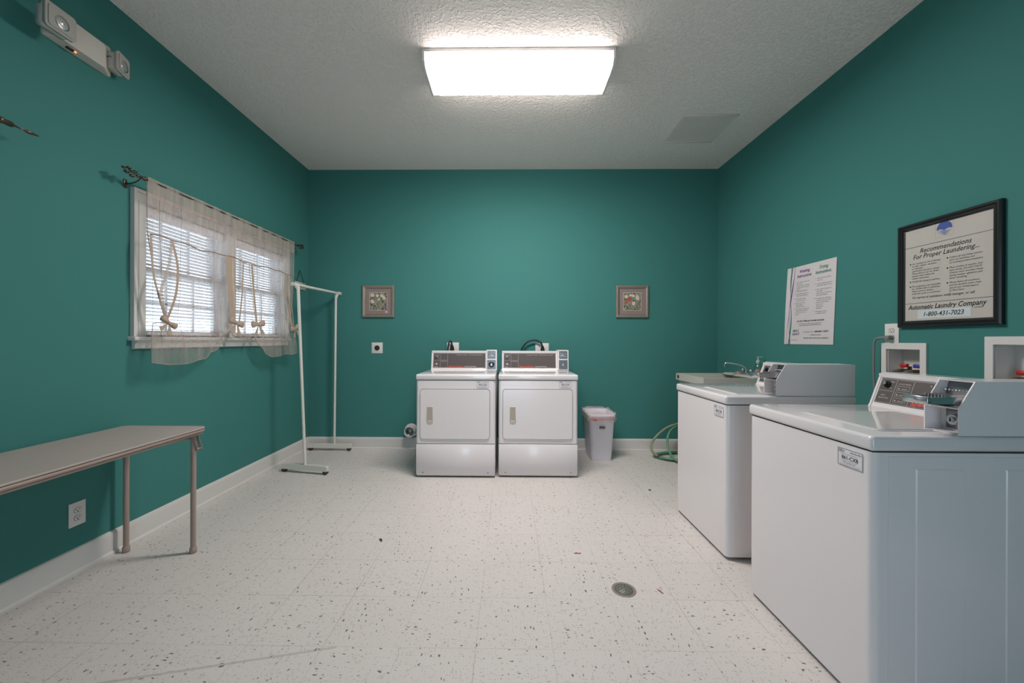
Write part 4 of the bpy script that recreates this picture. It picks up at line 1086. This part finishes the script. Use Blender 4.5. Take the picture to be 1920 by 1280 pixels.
MB().tube([(0, 0, .035), (-.006, .004, .060), (-.030, .018, .085), (-.075, .04, .100), (-.130, .066, .108), (-.155, .078, .104), (-.160, .08, .085)], .008, 12, smooth_path=6).build('spout', M['chrome'], fa)
MB().cyl((-.160, .08, .086), (-.160, .08, .070), .012, .011).build('aerator', M['chrome'], fa)
for yy in (-.068, .055):
    mb = MB(); mb.cyl((0, yy, .016), (0, yy, .035), .009); mb.lathe([(.012, .034), (.021, .038), (.022, .050), (.016, .058), (.004, .060)], (0, yy, 0), 'z', 12); mb.build('handle', M['chrome'], fa)
so_ = thing('soap_bottle', 'clear pump soap bottle standing on the laundry sink by the faucet', 'soap bottle', (2.245, 3.535, .902))
MB().lathe([(.026, 0), (.029, .004), (.030, .06), (.029, .085), (.020, .108), (.012, .116), (.012, .124)], (0, 0, 0), 'z', 24).build('bottle', M['soap'], so_)
MB().lathe([(.0255, .003), (.027, .006), (.0275, .060)], (0, 0, 0), 'z', 20).build('liquid', mat('green_soap', (150, 190, 172), .3), so_)
MB().lathe([(.014, .120), (.016, .124), (.016, .138), (.011, .146), (.005, .150), (.005, .172)], (0, 0, 0), 'z', 18).build('pump_collar', M['soapcap'], so_)
MB().box(-.009, .042, -.007, .007, .170, .179, .003, 2).build('pump_head', M['soapcap'], so_)
mb = MB(); mb.prism([(-.0305*math.cos(a), -.0305*math.sin(a)) for a in [PI*.15+i*PI*.7/8 for i in range(9)]]+[(-.0295*math.cos(a), -.0295*math.sin(a)) for a in [PI*.85-i*PI*.7/8 for i in range(9)]], .030, .068, XY); mb.build('label_patch', M['soaplabel'], so_)
tag(MB().lathe([(.026, 0), (.034, .006), (.032, .016), (.02, .022), (.008, .024)], (2.235, 3.82, .902), 'z', 16).build('soap_bar', mat('pink_soap', (206, 172, 160), .5)), 'small pinkish soap lump on the sink ledge behind the faucet', 'soap')

# ------------------------------------------------------------------ garden hose coil
ho = thing('garden_hose', 'coiled green garden hose lying on the floor in the back right corner', 'hose', (1.83, 4.10, 0))
def HL(p): return (p[0]-1.83, p[1]-4.10, p[2])
coil = []
for i in range(64):
    a = PI*.2+i/63*2*PI*1.95; rx = .315-.0006*i; coil.append((rx*math.cos(a)+.01, .150*math.sin(a)-.0008*i, .013+.0003*i))
MB().tube(coil, .0125, 10).build('coil', M['hose'], ho)
MB().tube([HL(p) for p in [(2.02, 4.22, .36), (1.86, 4.22, .335), (1.72, 4.20, .300), (1.60, 4.16, .235), (1.51, 4.12, .150), (1.492, 4.08, .085), (1.515, 4.06, .050), (1.545, 4.04, .033)]], .0125, 10, smooth_path=5).build('loose_loop', M['hosedull'], ho)
MB().tube([HL(p) for p in [(1.93, 4.26, .33), (1.78, 4.20, .295), (1.69, 4.13, .24), (1.655, 4.08, .15), (1.655, 4.02, .08), (1.66, 3.95, .045), (1.685, 3.90, .022)]], .0115, 10, smooth_path=5).build('standing_loop', M['hose'], ho)
MB().tube([HL((1.540, 4.045, .036)), HL((1.575, 4.025, .022)), HL((1.605, 4.00, .016)), HL((1.630, 3.985, .014))], [.016, .016, .014, .010], 10, smooth_path=3).build('hose_sleeve', M['hosedark'], ho)
MB().cyl(HL((1.682, 3.905, .022)), HL((1.700, 3.880, .014)), .015).build('coupling', M['brass'], ho)
coil2 = []
for i in range(40):
    a = PI*.9+i/39*2*PI*1.3; coil2.append((.16*math.cos(a)+.10, .075*math.sin(a)-.03, .038+.0005*i))
MB().tube(coil2, .0115, 10).build('inner_coil', M['hose'], ho)
mb = MB(); mb.cyl((.005, -.03, .05), (.035, -.02, .115), .018, .014); mb.cyl((.01, -.04, .115), (.07, -.02, .118), .010); mb.box(-.02, .05, -.045, -.005, .125, .142, .005, 2); mb.build('spray_nozzle', M['greencap'], ho)

# ------------------------------------------------------------------ floor drain and small debris
dn = thing('floor_drain', 'round tarnished metal floor drain in front of the near washer', 'floor drain', (.568, 1.917, 0))
MB().lathe([(.058, 0), (.058, .0015), (.052, .0025), (.050, .0015), (0, .0012)], (0, 0, 0), 'z', 36).build('rim', M['drainring'], dn)
mb = MB(); mb.lathe([(.047, .001), (.047, .0024), (0, .0026)], (0, 0, 0), 'z', 32); go = mb.build('grate', M['drain'], dn)
mb = MB(); F = lambda u, v: (u, v, .0030)
for r_, k in ((.014, 6), (.026, 11), (.038, 16)):
    for i in range(k): a = 2*PI*i/k; put_disc(mb, F, r_*math.cos(a), r_*math.sin(a), .0030, n=7)
mb.build('holes', M['ink'], go)
def debris(name, label, x, y, pts, m_, h=.003):
    mb = MB(); mb.prism(pts, 0, h, XY); o = mb.build(name, m_); o.location = (x, y, .0); return tag(o, label, 'debris')
c = [( .011*math.cos(2*PI*i/14), .011*math.sin(2*PI*i/14)) for i in range(14)]
debris('floor_plug', 'dark round spot on the floor left of the second washer', 1.157, 3.200, c, M['dirt'])
debris('debris_crumb', 'dark brown crumb on the floor in front of the left dryer', -.777, 2.366, [(-.010, .014), (.004, .010), (.010, -.004), (.014, -.020), (.006, -.022), (-.002, -.008), (-.010, -.002)], M['dirt'])
debris('debris_flake', 'small rust-coloured flake on the floor before the right dryer', .400, 2.240, [(-.022, .002), (-.006, .008), (.004, .002), (.020, .006), (.014, -.006), (-.004, -.004), (-.018, -.006)], M['rust'], .0015)
debris('debris_flake', 'small reddish flake on the floor right of the metal drain', .742, 1.905, [(-.010, .022), (.0, .012), (.010, -.014), (.004, -.016), (-.006, .004)], M['rust'], .0015)

# ------------------------------------------------------------------ outside the window
yard = MB().box(-14, XL-WT-.3, -6, 16, -.3, -.2).build('floor_outside', M['ground']); yard['kind'] = 'structure'

# ------------------------------------------------------------------ light
world = bpy.data.worlds.new('sky'); sc.world = world; world.use_nodes = True
wt = world.node_tree; bg = wt.nodes['Background']
bg.inputs[0].default_value = (.72, .86, 1.0, 1); bg.inputs[1].default_value = 2.6
def area(name, loc, rot, sx, sy, power, col):
    l = bpy.data.lights.new(name, 'AREA'); l.shape = 'RECTANGLE'; l.size = sx; l.size_y = sy; l.energy = power; l.color = col
    o = bpy.data.objects.new(name, l); COL.objects.link(o); o.location = loc; o.rotation_euler = rot; return o
# daylight coming in through the open doorway behind the camera
area('doorway_daylight', (.10, YF-WT-.02, 1.02), (math.radians(90), 0, 0), .88, 2.03, 1.6, (.45, .62, 1.0))

# ------------------------------------------------------------------ camera
cam = bpy.data.cameras.new('camera'); co = bpy.data.objects.new('camera', cam); COL.objects.link(co)
cam.sensor_fit = 'HORIZONTAL'; cam.sensor_width = 36; cam.lens = 36*730/1920
cam.shift_x = (960-944.2)/1920; cam.shift_y = (638-640)/1920; cam.clip_start = .05; cam.clip_end = 100
yaw = .0134; roll = .0033
co.matrix_world = Matrix.Translation((0, 0, 1.22)) @ Matrix.Rotation(yaw, 4, 'Z') @ Matrix.Rotation(PI/2, 4, 'X') @ Matrix.Rotation(roll, 4, 'Z')
sc.camera = co
sc.view_settings.view_transform = 'Standard'; sc.view_settings.look = 'None'
sc.view_settings.gamma = 1; sc.view_settings.use_curve_mapping = False; sc.view_settings.exposure = 0.68
